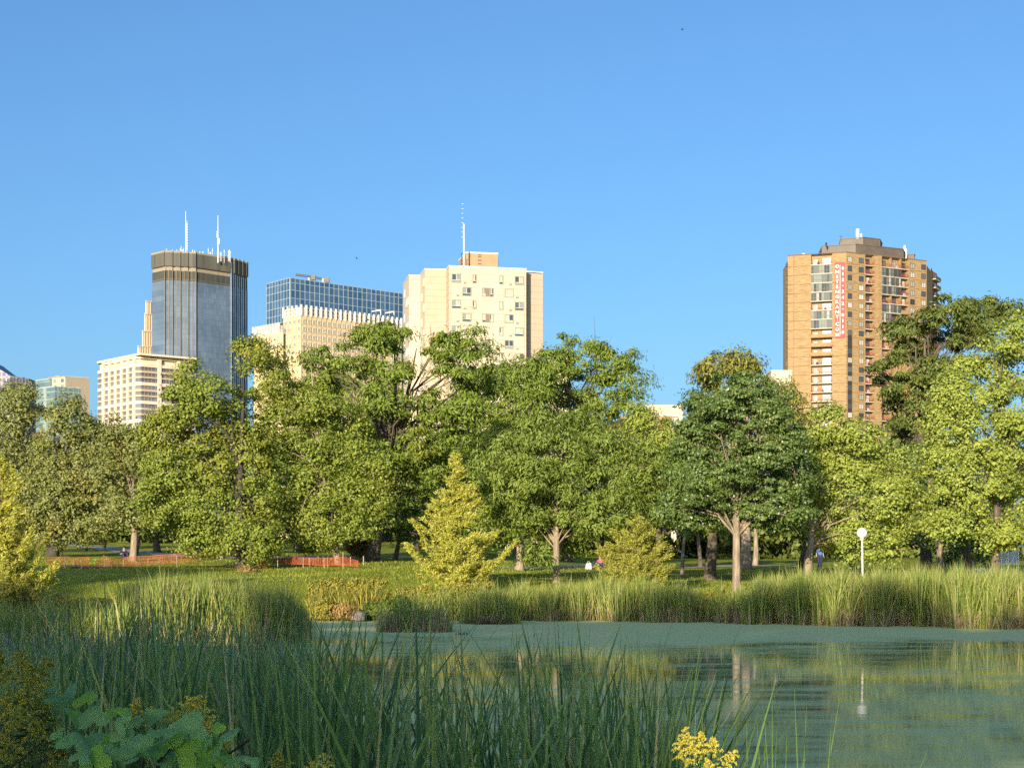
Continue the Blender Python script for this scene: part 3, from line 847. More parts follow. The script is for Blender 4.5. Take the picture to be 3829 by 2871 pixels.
# storey levels read at the corner x=372: windows (top,bottom)
rowsz = [(1205, 1232), (1250, 1275), (1289, 1318)]
per = 1342 - 1205
allrows = []
for g_ in range(6):
    for (a, c) in rowsz: allrows.append((a + per * g_, c + per * g_))
zl = [(fR.z(*z1(372, a)), fR.z(*z1(372, c))) for a, c in allrows]
bandtop = [zA] + [t[1] for t in zl]
for i, (zt_, zb_) in enumerate(zl):
    za = bandtop[i]
    mat = m_wht if i % 3 == 0 else m_span
    for fc in (fL, fN, fR):
        mb = MB(); fc.box(mb, 0, fc.L, zt_, za, -1.5, 0); mb.build('spandrel', mat, wb)
        g = MB(); fc.box(g, 0, fc.L, zb_, zt_, -1.5, -.5)
        k = max(2, int(fc.L / 2.2))
        for q in range(1, k): fc.box(g, fc.L * q / k - .12, fc.L * q / k + .12, zb_, zt_, -.5, -.35, 1)
        fc.box(g, 0, fc.L, (zb_ * .6 + zt_ * .4) - .1, (zb_ * .6 + zt_ * .4) + .1, -.5, -.4, 1)
        g.build('window_band', [m_oglass, m_ledge], wb)
# piers
def pier(fc, za0, za1, ztop, parent, off=.35, mat=None):
    mb = MB(); fc.box(mb, za0, za1, base, ztop, -1.5, off); mb.build('pier', mat or m_wht, parent)
uL = lambda zx: fL.u(z1(zx, 0)[0]); uR = lambda zx: fR.u(z1(zx, 0)[0])
for a, c in ((83, 98), (130, 143), (173, 187), (217, 232), (263, 277), (308, 326)): pier(fL, uL(a), min(fL.L, uL(c)), wz - 1.2, wb)
pier(fR, uR(493), uR(520), wz - 1.2, wb); pier(fR, uR(640), uR(660), wz - 1.2, wb)
# loggia storey
mb = MB()
for fc in (fN, fR): fc.box(mb, 0, fc.L, wz - 2.6, wz - 1.2, -1.5, .2)
fL.box(mb, uL(85), fL.L, wz - 2.6, wz - 1.2, -1.5, .2)
mb.build('fascia', m_wht, wb)
mb = MB(); fL.box(mb, uL(110), fL.L, zA, wz - 1.2, -3, -1.52); mb.build('loggia_back', m_brownp, wb)
# ---- blue gridded glass office box
z2 = Z(940, 900, 1991 / 600)
gc, gzr = top_plan([z2(190, 536), z2(480, 460), z2(1880, 657)], 800.0, 1)
gb = empty('blue_glass_office_box', (gc[1][0], gc[1][1], 5), 'boxy blue glass office block with pale square grid and roof cradle', 'office block')
m_bglass = windowmat('deep_blue_glass', [(0, (0.035, 0.085, 0.17)), (0.3, (0.045, 0.10, 0.20)), (0.6, (0.055, 0.12, 0.22)), (0.85, (0.03, 0.075, 0.16))], .1)
m_mull = plain('pale_green_mullion', (0.30, 0.36, 0.37), 0.5)
fgl, fgr = Facet(gc[0], gc[1]), Facet(gc[1], gc[2])
zrow_g = [fgr.z(*z2(481, y)) for y in (460, 517, 608, 706, 803, 897, 992)]
for fc, k in ((fgl, 8), (fgr, 24)):
    mb = MB(); fc.box(mb, 0, fc.L - .01, base, gzr - .2, -2, -.02); mb.build('wall', m_dark, gb)
    for r_ in range(len(zrow_g) - 1):
        z1_, z0_ = zrow_g[r_], zrow_g[r_ + 1]
        me = MB(); me.box(.02, fc.L / k - .02, -.06, 0, 0, z1_ - z0_ - .1)
        me = me.mesh('pane', [m_bglass])
        for q in range(k): fc.put('pane', me, fc.L * q / k, z0_, gb, .02)
    for q in range(k + 1):
        mb = MB(); u_ = fc.L * q / k; fc.box(mb, u_ - .13, u_ + .13, zrow_g[-1], gzr, -.5, .22); mb.build('mullion', m_mull, gb)
    for z_ in zrow_g:
        mb = MB(); fc.box(mb, 0, fc.L, z_ - .22, z_ + .04, -.4, .18); mb.build('transom', m_mull, gb)
mb = MB(); mb.prism([(gc[0][0] + 1, gc[0][1] + 2), (gc[1][0], gc[1][1] + 3), (gc[2][0] - 1, gc[2][1] + 3), (gc[2][0], gc[2][1] + 40), (gc[0][0] + 1, gc[0][1] + 40)], base, gzr - .3); mb.build('inner_wall', m_dark, gb)
rg = empty('roof_cradle', (*W(*z2(750, 480), 815)[:2], gzr), 'dark window cleaning cradle arm on the blue glass office roof', 'roof cradle')
mb = MB(); mb.tube([W(*z2(550, 423), 815), W(*z2(760, 450), 815)], .55, 6); mb.build('boom', m_bframe, rg)
mb = MB(); mb.tube([W(*z2(745, 448), 815), W(*z2(945, 487), 815)], .55, 6); mb.build('boom', m_bframe, rg)
for zx in (717, 893):
    a = W(*z2(zx, 470 if zx < 800 else 478), 815); mb = MB(); mb.tube([(a.x, a.y, gzr - .3), (a.x, a.y, a.z + .4)], .8, 8); mb.build('stand', m_mull, rg)
for zx, zy in ((770, 462), (940, 490)):
    a = W(*z2(zx, zy), 815); mb = MB(); mb.box(a.x - 1.1, a.x + 1.1, a.y - 1, a.y + 1, a.z - 1.2, a.z + 1.2); mb.build('counterweight', m_bframe, rg)

# ---- cream office with white fins in front of it
oc, oz = top_plan([z2(400, 858), z2(620, 818), z2(1860, 985)], 700.0, 1)
ob = empty('cream_finned_office', (oc[1][0], oc[1][1], 5), 'cream office block with white vertical fins and square windows', 'office block')
m_ocream = panelmat('warm_cream_panel', (0.561, 0.425, 0.246), (0.612, 0.476, 0.289))
m_sqglass = windowmat('square_window_glass', [(0, (0.10, 0.09, 0.11)), (0.4, (0.15, 0.13, 0.15)), (0.75, (0.22, 0.19, 0.17)), (0.85, (0.4, 0.36, 0.3))], .15)
m_wfr = plain('stone_window_frame', (0.50, 0.45, 0.36), .7)
fol, for_ = Facet(oc[0], oc[1]), Facet(oc[1], oc[2])
zz_ = lambda y: for_.z(*z2(622, y))
zpar = zz_(820); zfinb = zz_(912)
win_rows = [(968, 1027), (1063, 1122), (1158, 1218), (1253, 1312), (1348, 1407), (1443, 1502)]
for fc, k in ((fol, 4), (for_, 21)):
    mb = MB(); fc.box(mb, 0, fc.L - .01, base, zfinb, -2, 0); mb.build('wall', m_ocream, ob)
    mb = MB(); fc.box(mb, 0, fc.L - .01, zfinb, zpar, -2, -.5); mb.build('screen_wall', m_wht, ob)
    bw = fc.L / k
    wm_ = window_mesh('window', bw * .62, zz_(968) - zz_(1027), m_wfr, m_sqglass, 1, depth=.25, fr=.3)
    wt_ = window_mesh('window', bw * .55, zz_(872) - zz_(912), m_wht, m_oglass, 0, depth=.25, fr=.25)
    wn_ = 2 if fc is fol else 1
    for q in range(k):
        for (a, c) in win_rows[:5]:
            fc.put('window', wm_, bw * (q + .55), zz_(c), ob, .02)
        for (a, c) in ((832, 866), (876, 912)): fc.put('window', wt_, bw * (q + .55), zz_(c), ob, -.48)
    for q in range(k + 1):
        mb = MB(); u_ = bw * q; fc.box(mb, u_ - .24, u_ + .24, zfinb - .5, zz_(792), -.3, .5); mb.build('fin', m_white, ob)
        mb = MB(); fc.box(mb, u_ - .13, u_ + .13, base, zfinb - .5, 0.003, .15); mb.build('rib', m_span, ob)
mb = MB(); mb.prism([(oc[0][0] + 1, oc[0][1] + 2.2), (oc[1][0], oc[1][1] + 3), (oc[2][0] - 1, oc[2][1] + 3), (oc[2][0], oc[2][1] + 30), (oc[0][0] + 1, oc[0][1] + 30)], base, zpar - .5); mb.build('inner_wall', m_ocream, ob)
# lower annex at its left
ac, az = top_plan([z2(30, 1100), z2(345, 1040)], 708.0, 1)
fa = Facet(ac[0], ac[1]); zz2 = lambda y: fa.z(*z2(340, y))
mb = MB(); fa.box(mb, 0, fa.L, base, zz2(1140), -20, 0); mb.build('annex_wall', m_ocream, ob)
mb = MB(); fa.box(mb, 0, fa.L, zz2(1140), zz2(1045), -20, -.6); mb.build('screen_wall', m_wht, ob)
bw = fa.L / 9
wn_ = window_mesh('window', bw * .6, 2.4, m_wfr, m_sqglass, 1, depth=.25, fr=.3)
for q in range(9):
    for y in (1230, 1325): fa.put('window', wn_, bw * (q + .55), zz2(y), ob, .02)
    fa.put('window', wn_, bw * (q + .55), zz2(1130), ob, -.58)
for q in range(10):
    mb = MB(); fa.box(mb, bw * q - .24, bw * q + .24, zz2(1150), zz2(1015), -.3, .7); mb.build('fin', m_white, ob)
mb = MB(); a0, a1 = W(*z2(345, 0), 707), W(*z2(402, 0), 707); mb.box(a0.x, a1.x, 705, 715, base, zz2(1150)); mb.build('annex_wall', m_ocream, ob)
for q in range(4):
    mb = MB(); xx = a0.x + .5 + q * 1.8; mb.tube([(xx, 706, zz2(1150)), (xx, 706, zz2(1060))], .12, 5)
    mb.box(a0.x, a1.x, 705.9, 706.1, zz2(1075 + q * 20) - .1, zz2(1075 + q * 20) + .1); mb.build('roof_rail', m_dglass, ob)
for zx, zy in ((1590, 862), (1755, 882)):
    a = W(*z2(zx + 15, zy), 704); mb = MB(); mb.tube([(a.x, a.y, zpar - 3), (a.x, a.y, a.z)], .2, 6); mb.tube([(a.x, a.y, a.z), (a.x - 4, a.y, a.z - .6)], .3, 6); mb.build('roof_davit', m_white, ob)

# ---- towers at the far left edge
z5 = Z(0, 1350, 1475 / 400)
m_purp = glassgrid('mauve_grid_wall', (0.10, 0.11, 0.19), (0.16, 0.17, 0.26), (0.33, 0.28, 0.33), 4.4, 5.0, .8, rough=.5, refl=.2)
m_gg = glassgrid('green_glass_wall', (0.10, 0.17, 0.19), (0.15, 0.23, 0.23), (0.27, 0.31, 0.28), 5.0, 5.0, .35, rough=.35, refl=.4)
m_gb = glassgrid('beige_grid_wall', (0.07, 0.09, 0.11), (0.30, 0.27, 0.20), (0.50, 0.44, 0.32), 2.6, 4.2, .8, rough=.6, refl=.2)
m_dbl = glassgrid('dark_blue_wall', (0.05, 0.10, 0.17), (0.08, 0.13, 0.20), (0.11, 0.16, 0.22), 4, 5, .4, rough=.4, refl=.4)


def block(name, label, cat, faces, Y0, parent=None, deep=18):
    """faces: list of (left corner, right corner, material) in one crop's pixels with roof heights read per face"""
    first = W(*z5(*faces[0][0]), Y0)
    t = empty(name, (first.x, first.y, 5), label, cat)
    for (a, c, mt, nm) in faces:
        h0 = HY - z5(*a)[1]; Ya = Y0; Yc = Y0 * h0 / (HY - z5(*c)[1]) if abs(a[1] - c[1]) < 60 else Y0
        pa, pc = W(*z5(*a), Ya), W(*z5(*c), Yc)
        fc = Facet((pa.x, pa.y), (pc.x, pc.y)); mb = MB(); fc.box(mb, 0, fc.L, base, pa.z, -deep, 0); mb.build(nm, mt, t)
        mb = MB(); fc.box(mb, -.2, fc.L + .2, pa.z, pa.z + .9, -deep, .4); mb.build('roof_edge', m_ledge if mt is m_gb else m_mull, t)
        Y0 = Yc if Yc > 500 else Y0
    return t


lt = empty('mauve_office_tower', (*W(*z5(100, 300), 1400)[:2], 5), 'mauve gridded tower with sloping roof at the far left edge', 'skyscraper')
pa = [W(*z5(x, y), 1400) for x, y in ((-160, -10), (0, 113), (125, 192), (140, 192))]
mb = MB(); pts = [(p.x, p.z) for p in pa]
pts = [(pts[0][0], base)] + pts + [(pts[-1][0], base)]
for i in range(1, len(pts) - 2):
    (xa, za), (xb, zb) = pts[i], pts[i + 1]
    mb.hexa([(xa, 1400, base), (xb, 1400, base), (xb, 1440, base), (xa, 1440, base), (xa, 1400, za), (xb, 1400, zb), (xb, 1440, zb), (xa, 1440, za)])
mb.build('wall', m_purp, lt)
a, c = W(*z5(140, 198), 1396), W(*z5(330, 212), 1396)
mb = MB(); mb.hexa([(a.x, 1396, base), (c.x, 1410, base), (c.x, 1440, base), (a.x, 1440, base), (a.x, 1396, a.z), (c.x, 1410, c.z), (c.x, 1440, c.z), (a.x, 1440, a.z)]); mb.build('wall', m_purp, lt)
block('green_glass_tower', 'green glass tower with a beige gridded half, above the left oaks', 'skyscraper', [((495, 292), (680, 252), m_gg, 'glass_wall'), ((680, 252), (812, 266), m_gg, 'glass_wall')], 1200)
gt = block('beige_gridded_tower', 'beige gridded apartment tower joined right of the green glass tower', 'apartment tower', [((812, 250), (900, 218), m_ledge, 'wall'), ((900, 218), (1033, 236), m_gb, 'wall')], 1190)
mb = MB(); a = W(*z5(802, 205), 1230); mb.box(a.x - 2, a.x + 2, 1228, 1232, 60, a.z); mb.build('roof_vent', m_ledge, gt)
block('small_green_tower', 'small pale green glass tower in front of the beige one', 'office block', [((710, 372), (758, 358), m_gg, 'glass_wall'), ((758, 358), (865, 370), m_gg, 'glass_wall')], 1080)
block('dark_blue_tower', 'narrow dark blue tower right of the beige gridded one', 'skyscraper', [((1036, 276), (1106, 290), m_dbl, 'glass_wall')], 1250)

# ---- low white and brown buildings glimpsed between the trees
def low_block(name, label, px0, px1, py, Y, mat, cat='building', cap=None, deep=14, rows=0):
    a, c = P(px0, py, Y), P(px1, py, Y)
    t = empty(name, (a.x, Y, 4), label, cat)
    mb = MB(); mb.box(a.x, c.x, Y, Y + deep, 3, a.z); mb.build('wall', mat, t)
    mb = MB(); mb.box(a.x - .15, c.x + .15, Y - .15, Y + deep, a.z, a.z + .4); mb.build('roof_edge', cap or mat, t)
    for r_ in range(rows):
        k = max(2, int((c.x - a.x) / 3))
        for q in range(k):
            o = link('window', wA, t, (a.x + (c.x - a.x) * (q + .5) / k, Y - .02, a.z - 3.2 - 3.2 * r_), 0)
    return t
low_block('white_building', 'small white wall top showing right of the cream block', 1183, 1230, 768, 300, m_cream, rows=1)
low_block('white_low_building', 'low white flat roofed building between the two round trees', 1395, 1475, 880, 260, m_cream, rows=1)
low_block('white_hall', 'plain white wall beside the left foot of the brick tower', 1666, 1710, 803, 380, m_cream)
low_block('brown_brick_building', 'brown brick building half hidden behind yellowing leaves', 1345, 1450, 905, 210, m_brick, rows=2)
# ------------------------------------------------------------------ trees
m_bark = plain('grey_brown_bark', (0.115, 0.09, 0.065), 0.95, var=0.4, scale=3, bump=0.5, stretch=(3, 3, .6))
m_barkpale = plain('pale_smooth_bark', (0.27, 0.21, 0.145), 0.9, var=0.45, scale=3, bump=0.4, stretch=(3, 3, .5))
m_barkdark = plain('dark_bark', (0.06, 0.05, 0.04), 0.95, var=0.4, scale=3, bump=0.5, stretch=(3, 3, .6))


def unit(v): return v / np.maximum(np.linalg.norm(v, axis=-1, keepdims=True), 1e-9)


def leaf_quads(C, N, A, ln, wd, bend=0.0):
    """diamond leaves at centres C with normals N, long axis hint A, half sizes ln, wd"""
    A = unit(A - N * np.sum(A * N, -1, keepdims=True))
    B = np.cross(N, A)
    ln = ln[:, None]; wd = wd[:, None]
    p0 = C - A * ln; p1 = C + B * wd + A * ln * .1; p2 = C + A * ln - N * ln * bend; p3 = C - B * wd + A * ln * .1
    V = np.stack([p0, p1, p2, p3], 1).reshape(-1, 3)
    Q = np.arange(len(C) * 4, dtype=np.int32).reshape(-1, 4)
    return V, Q


def make_crown(lobes, n_clusters, per, leaf, rc, rng, style='broad', front=0.62, flat=0.6, gap=0.0):
    """lobes: (centre Vector, rx, ry, rz). Leaf clumps sit on the outer shell of the union of the lobes."""
    c = np.array([tuple(q[0]) for q in lobes]); r = np.array([q[1:4] for q in lobes])
    area = (r[:, 0] * r[:, 2]) ** .72; pr = area / area.sum()
    cen = []; dirs = []
    tries = 0
    while len(cen) < n_clusters and tries < 60:
        tries += 1
        k = rng.choice(len(lobes), n_clusters, p=pr)
        d = unit(rng.normal(size=(n_clusters, 3)))
        flip = (d[:, 1] > 0) & (rng.random(n_clusters) < (front - 0.5) * 2)
        d[flip, 1] *= -1
        q_ = c[k] + d * r[k]
        wob = np.sin(q_[:, 0] * 2.3 + 1.7 * np.sin(q_[:, 2] * 1.9)) * np.sin(q_[:, 2] * 2.6 + q_[:, 1] * 1.3 + 1.3 * np.sin(q_[:, 0] * 1.1)) + .6 * np.sin(q_[:, 0] * 4.7 + q_[:, 2] * 3.9) * np.sin(q_[:, 2] * 5.3 - q_[:, 1] * 2.2)
        rad = 1.0 + .10 * wob - 0.5 * rng.random(n_clusters) ** 2.2 + 0.06 * rng.normal(size=n_clusters)
        p = c[k] + d * r[k] * rad[:, None]
        inside = (((p[:, None, :] - c[None]) / r[None]) ** 2).sum(-1) ** .5
        inside[np.arange(n_clusters), k] = 9
        ok = (inside.min(1) > 0.72) & (wob + .5 * rng.random(n_clusters) > -.85)
        if gap: ok &= np.sin(p[:, 0] * 1.9 + 2.1 * np.sin(p[:, 2] * 1.3)) * np.sin(p[:, 2] * 2.3 + 1.0) * np.cos(p[:, 1] * 1.1) < (1 - gap)
        cen += list(p[ok]); dirs += list(d[ok])
    cen = np.array(cen[:n_clusters]); dirs = np.array(dirs[:n_clusters])
    n = len(cen); m = n * per
    rcv = rc * (0.45 + 0.95 * rng.random(n) ** 1.3)
    ci = np.repeat(np.arange(n), per)
    off = rng.normal(size=(m, 3)) * np.array([1, 1, flat]) * 0.52
    ofl = np.linalg.norm(off, axis=1, keepdims=True); off = off / np.maximum(ofl, 1e-6) * np.minimum(ofl, 1.25)
    out = unit(dirs[ci] * .55 + off * .75)
    cc_ = cen[ci] + off * rcv[ci][:, None]
    cc_[:, 2] -= 0.18 * rcv[ci] * (off[:, 0] ** 2 + off[:, 1] ** 2)
    up = np.array([0, 0, 1.0])
    if style == 'broad':
        N = unit(out * .9 + up * .3 + rng.normal(size=(m, 3)) * .42)
        A = rng.normal(size=(m, 3)); A[:, 2] -= .5
        ln = leaf * (0.55 + 0.6 * rng.random(m)); wd = ln * (0.55 + .25 * rng.random(m))
        V, Q = leaf_quads(cc_, N, A, ln, wd, .25)
    elif style == 'feather':
        N = unit(out * .75 + up * .35 + rng.normal(size=(m, 3)) * .42)
        A = unit(off * np.array([1, 1, .3])) + rng.normal(size=(m, 3)) * .35; A[:, 2] -= .55
        ln = leaf * 1.5 * (0.6 + 0.6 * rng.random(m)); wd = ln * (0.24 + .12 * rng.random(m))
        V, Q = leaf_quads(cc_, N, A, ln, wd, .45)
    return V, Q, cen


def limb_set(mb, base, topz, wid, cen, rng, n_limbs=24, k=6, lean=(0, 0), fork=0.35, vis=1.0, straight=False):
    """trunk with root flare and limbs rising into the crown"""
    H = topz - base.z
    def axis(t):
        return Vector((base.x + lean[0] * t + (0 if straight else .12 * math.sin(t * 5 + base.x)), base.y + lean[1] * t, base.z + H * t))
    ts = [0, .03, .08, .2, .35, .5, .65, .8, .95]
    rad = [wid * 1.35, wid * 1.12, wid, wid * .92, wid * .82, wid * .62, wid * .42, wid * .25, wid * .08]
    mb.tube([axis(t) - Vector((0, 0, .15 if t == 0 else 0)) for t in ts], rad, 10)
    if len(cen) == 0: return
    idx = rng.choice(len(cen), min(n_limbs, len(cen)), replace=False)
    for j in idx:
        tip = Vector(cen[j]); rel = (tip.z - base.z) / H
        t0 = min(.85, max(fork, rel * (0.45 + .25 * rng.random())))
        if rel < fork + .1: t0 = fork * (.9 + .2 * rng.random())
        a = axis(t0); L = (tip - a).length
        b_ = a.lerp(tip, .27) + Vector((0, 0, .19 * L)); c_ = a.lerp(tip, .68) + Vector((rng.normal() * .05 * L, rng.normal() * .05 * L, .14 * L))
        r0 = wid * (0.18 + .3 * rng.random()) * (1 - t0 * .6)
        mb.tube([a, b_, c_, tip], [r0, r0 * .7, r0 * .42, r0 * .12], 5, cap=False)
        for q in range(2):
            s_ = c_ if q else b_
            e = s_ + Vector(rng.normal(size=3)) * L * .16 + Vector((0, 0, .1 * L))
            mb.tube([s_, s_.lerp(e, .5) + Vector((0, 0, .04 * L)), e], [r0 * .3, r0 * .2, r0 * .06], 4, cap=False)


def tree(name, label, cat, basepx, Y, lobespx, leafm, barkm, wpx=20, dens=1.0, leaf=.11, rc=.55, per=70, style='broad', seed=0, toppx=None, lean=0, limbs=26, fork=.35, group=None, flat=.6, gap=0., zbase=None, shellback=.62, straight=False, depth=.9):
    """crown outline read in overview pixels at the tree's own distance"""
    rng = np.random.default_rng(100 + seed)
    s = Y / 3400.0
    b0 = P(basepx[0], basepx[1], Y)
    base_ = Vector((b0.x, Y, float(gz(b0.x, Y)))) if zbase is None else Vector((b0.x, Y, zbase))
    t = empty(name, base_, label, cat, group)
    lobes = []
    xs_ = [q[0] for q in lobespx]; halfw = max(3.0, (max(q[0] + q[2] for q in lobespx) - min(q[0] - q[2] for q in lobespx)) / 2 * s)
    midx = (max(xs_) + min(xs_)) / 2
    for i, q in enumerate(lobespx):
        c = P(q[0], q[1], Y); rx, rz = q[2] * s, q[3] * s
        ry = (rx + rz) / 2 * depth
        room = math.sqrt(max(0.05, 1 - min(.95, abs(q[0] - midx) * s / halfw) ** 2)) * halfw * .6
        dy = q[4] if len(q) > 4 else float(rng.uniform(-1, 1)) * max(0, room - ry * .4)
        c.y += dy
        c.x *= c.y / Y; c.z = CAMH + (c.z - CAMH) * c.y / Y
        lobes.append((c, rx * 1.0, ry, rz))
    rc = rc * 1.15
    A = sum(4 * math.pi * (((l_[1] * l_[2]) ** 1.6 + (l_[1] * l_[3]) ** 1.6 + (l_[2] * l_[3]) ** 1.6) / 3) ** (1 / 1.6) for l_ in lobes)
    ncl = max(20, int(A * .95 * dens / (rc * rc * 1.6)))
    V, Q, cen = make_crown(lobes, ncl, int(per * 1.4), leaf * .91, rc, rng, style, shellback, flat, gap)
    me = np_mesh('crown', V, Q, [leafm])
    link('crown', me, t)
    mb = MB()
    tp = P(0, toppx if toppx else min(q[1] for q in lobespx), Y).z
    if barkm: 
        limb_set(mb, base_, tp, wpx / 2 * s, cen, rng, limbs, lean=(lean * s, 0), fork=fork, straight=straight)
        mb.build('trunk', barkm, t, smooth=True)
    STAT.append((name, len(Q)))
    return t


STAT = []
g_oak = leafmat('oak_leaves', [(0.148, 0.176, 0.046), (0.195, 0.230, 0.056), (0.262, 0.285, 0.076), (0.333, 0.332, 0.109)], alt=(0.467, 0.275, 0.053), nscale=.22, altpos=(.55, .72))
g_linden = leafmat('linden_leaves', [(0.150, 0.202, 0.029), (0.197, 0.257, 0.035), (0.252, 0.312, 0.044), (0.360, 0.385, 0.070)], alt=(0.389, 0.335, 0.045), nscale=.3, altpos=(.5, .75))
g_locust = leafmat('honey_locust_leaves', [(0.132, 0.194, 0.029), (0.174, 0.256, 0.035), (0.222, 0.303, 0.042), (0.269, 0.328, 0.050)], alt=(0.389, 0.335, 0.036), nscale=.3, altpos=(.58, .8))
g_feather = leafmat('fine_locust_leaves', [(0.160, 0.221, 0.039), (0.202, 0.276, 0.048), (0.244, 0.318, 0.056), (0.279, 0.349, 0.067)], alt=(0.332, 0.373, 0.036), nscale=.25)
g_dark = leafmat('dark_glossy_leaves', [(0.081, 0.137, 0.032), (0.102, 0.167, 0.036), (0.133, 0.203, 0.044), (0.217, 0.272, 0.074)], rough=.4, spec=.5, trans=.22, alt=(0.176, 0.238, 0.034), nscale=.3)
g_bright = leafmat('bright_ash_leaves', [(0.207, 0.261, 0.047), (0.274, 0.344, 0.057), (0.340, 0.410, 0.069), (0.428, 0.466, 0.108)], alt=(0.395, 0.415, 0.062), nscale=.3)
g_olive = leafmat('olive_leaves', [(0.174, 0.186, 0.035), (0.233, 0.248, 0.044), (0.281, 0.284, 0.050), (0.318, 0.295, 0.066)], alt=(0.332, 0.256, 0.053))
g_pine = leafmat('dark_and_shaded_leaves', [(0.081, 0.118, 0.024), (0.106, 0.146, 0.028), (0.133, 0.175, 0.034), (0.187, 0.209, 0.044)], alt=(0.229, 0.220, 0.031), trans=.2)
g_larch = leafmat('golden_larch_needles', [(0.277, 0.325, 0.033), (0.439, 0.455, 0.057), (0.585, 0.552, 0.090), (0.683, 0.602, 0.163)], trans=.3, rough=.7)
g_larch2 = leafmat('greener_larch_needles', [(0.22, 0.26, 0.025), (0.34, 0.36, 0.04), (0.44, 0.42, 0.07), (0.52, 0.46, 0.13)], trans=.3, rough=.7)
g_brown = leafmat('browning_foliage', [(0.221, 0.138, 0.048), (0.331, 0.221, 0.083), (0.207, 0.193, 0.041), (0.414, 0.276, 0.124)])

# left oaks
tree('oak_tree', 'broad oak at the far left with rust tinged leaves, under the mauve tower', 'tree', (40, 1190), 122,
     [(0, 900, 60, 70), (45, 885, 50, 50), (20, 990, 80, 90), (-20, 1060, 70, 80), (60, 1070, 60, 70), (30, 860, 45, 35), (85, 1000, 35, 60)], g_oak, m_bark, 26, dens=.75, leaf=.125, rc=.8, per=95, seed=1, group='oaks at the left')
tree('oak_tree', 'oak below the green glass tower, leaning yellow at its top', 'tree', (117, 1212), 112,
     [(150, 900, 50, 50), (185, 935, 50, 50), (130, 990, 70, 70), (190, 1010, 60, 70), (125, 1080, 75, 70), (205, 1095, 50, 60), (165, 1130, 70, 45), (95, 1140, 50, 50)], g_oak, m_barkdark, 24, dens=.75, leaf=.12, rc=.75, per=95, seed=2, group='oaks at the left')
tree('oak_tree', 'oak with a straight pale grey trunk lit at chest height, under the white office', 'tree', (287, 1211), 104,
     [(262, 950, 38, 45), (300, 965, 38, 48), (235, 1020, 40, 55), (275, 1040, 55, 60), (320, 1060, 40, 50), (255, 1095, 45, 40), (300, 1110, 45, 28)], g_oak, m_barkpale, 16, dens=.8, leaf=.115, rc=.7, per=90, seed=3, fork=.3, group='oaks at the left')
# two big lindens
tree('linden_tree', 'large linden with a pointed top and skirts touching the lawn, left of centre', 'tree', (522, 1222), 92,
     [(396, 782, 17, 28), (412, 815, 34, 38), (455, 850, 42, 40), (395, 870, 45, 50), (350, 930, 42, 50), (430, 930, 65, 65), (500, 900, 45, 60), (365, 1010, 58, 60), (460, 1010, 85, 75), (545, 990, 55, 80), (340, 1085, 42, 50), (410, 1100, 80, 65), (500, 1095, 85, 75), (565, 1090, 35, 70), (530, 1165, 68, 48), (450, 1160, 60, 42), (585, 1150, 22, 45)],
     g_linden, m_barkdark, 22, dens=.85, leaf=.105, rc=.6, per=85, seed=4)
tree('linden_tree', 'large linden with yellow-green bulging right side and pale trunk', 'tree', (727, 1213), 96,
     [(545, 760, 38, 32), (590, 775, 38, 40), (560, 820, 52, 50), (620, 850, 50, 55), (690, 880, 55, 48), (600, 920, 60, 60), (745, 915, 50, 42), (660, 960, 75, 65), (765, 975, 60, 50), (810, 1020, 42, 45), (700, 1040, 80, 65), (640, 1080, 45, 70), (785, 1075, 55, 45), (690, 1120, 60, 50), (745, 1140, 60, 38), (810, 1110, 30, 30), (670, 1165, 45, 28)],
     g_linden, m_barkpale, 15, dens=.85, leaf=.105, rc=.6, per=85, seed=5, lean=-60)
# honey locusts in the middle
tree('honey_locust', 'tall open honey locust with a thick dark leaning trunk, before the cream office', 'tree', (806, 1228), 101,
     [(690, 778, 40, 26), (735, 765, 42, 26), (800, 735, 44, 30), (850, 728, 42, 28), (770, 800, 60, 34), (850, 790, 48, 34), (955, 748, 40, 28), (1005, 728, 38, 20), (1040, 760, 26, 32), (985, 790, 55, 30), (1040, 830, 40, 42), (830, 860, 55, 45), (800, 930, 60, 45), (880, 960, 55, 40), (960, 905, 55, 34), (1010, 880, 50, 30), (870, 1030, 60, 50), (940, 990, 55, 45), (985, 960, 60, 28), (895, 1095, 50, 45), (700, 830, 40, 30), (930, 860, 12, 16)],
     g_locust, m_bark, 28, dens=.8, leaf=.12, rc=.62, per=80, style='feather', seed=6, lean=95, limbs=44, fork=.3, flat=.45, gap=.12)
tree('round_tree', 'rounded tree in shade filling the gap before the cream block', 'tree', (1120, 1228), 122,
     [(1080, 815, 45, 38), (1130, 805, 45, 35), (1165, 830, 40, 40), (1060, 870, 55, 50), (1120, 880, 60, 55), (1100, 960, 75, 60), (1060, 1040, 60, 70), (1020, 1100, 60, 60)], g_locust, m_bark, 24, dens=.8, leaf=.12, rc=.75, per=90, style='feather', seed=7, fork=.25)
tree('honey_locust', 'dome shaped honey locust standing clear against the sky, right of the cream block', 'tree', (1228, 1200), 128,
     [(1225, 742, 22, 24), (1285, 732, 28, 24), (1200, 790, 45, 38), (1260, 775, 55, 38), (1325, 780, 42, 34), (1365, 835, 34, 42), (1180, 850, 45, 35), (1240, 850, 60, 50), (1310, 855, 55, 48), (1165, 910, 50, 40), (1290, 920, 70, 40), (1370, 890, 26, 34), (1240, 940, 60, 40), (1380, 960, 50, 45)],
     g_locust, m_bark, 22, dens=.75, leaf=.13, rc=.75, per=80, style='feather', seed=8, limbs=36, gap=.1)
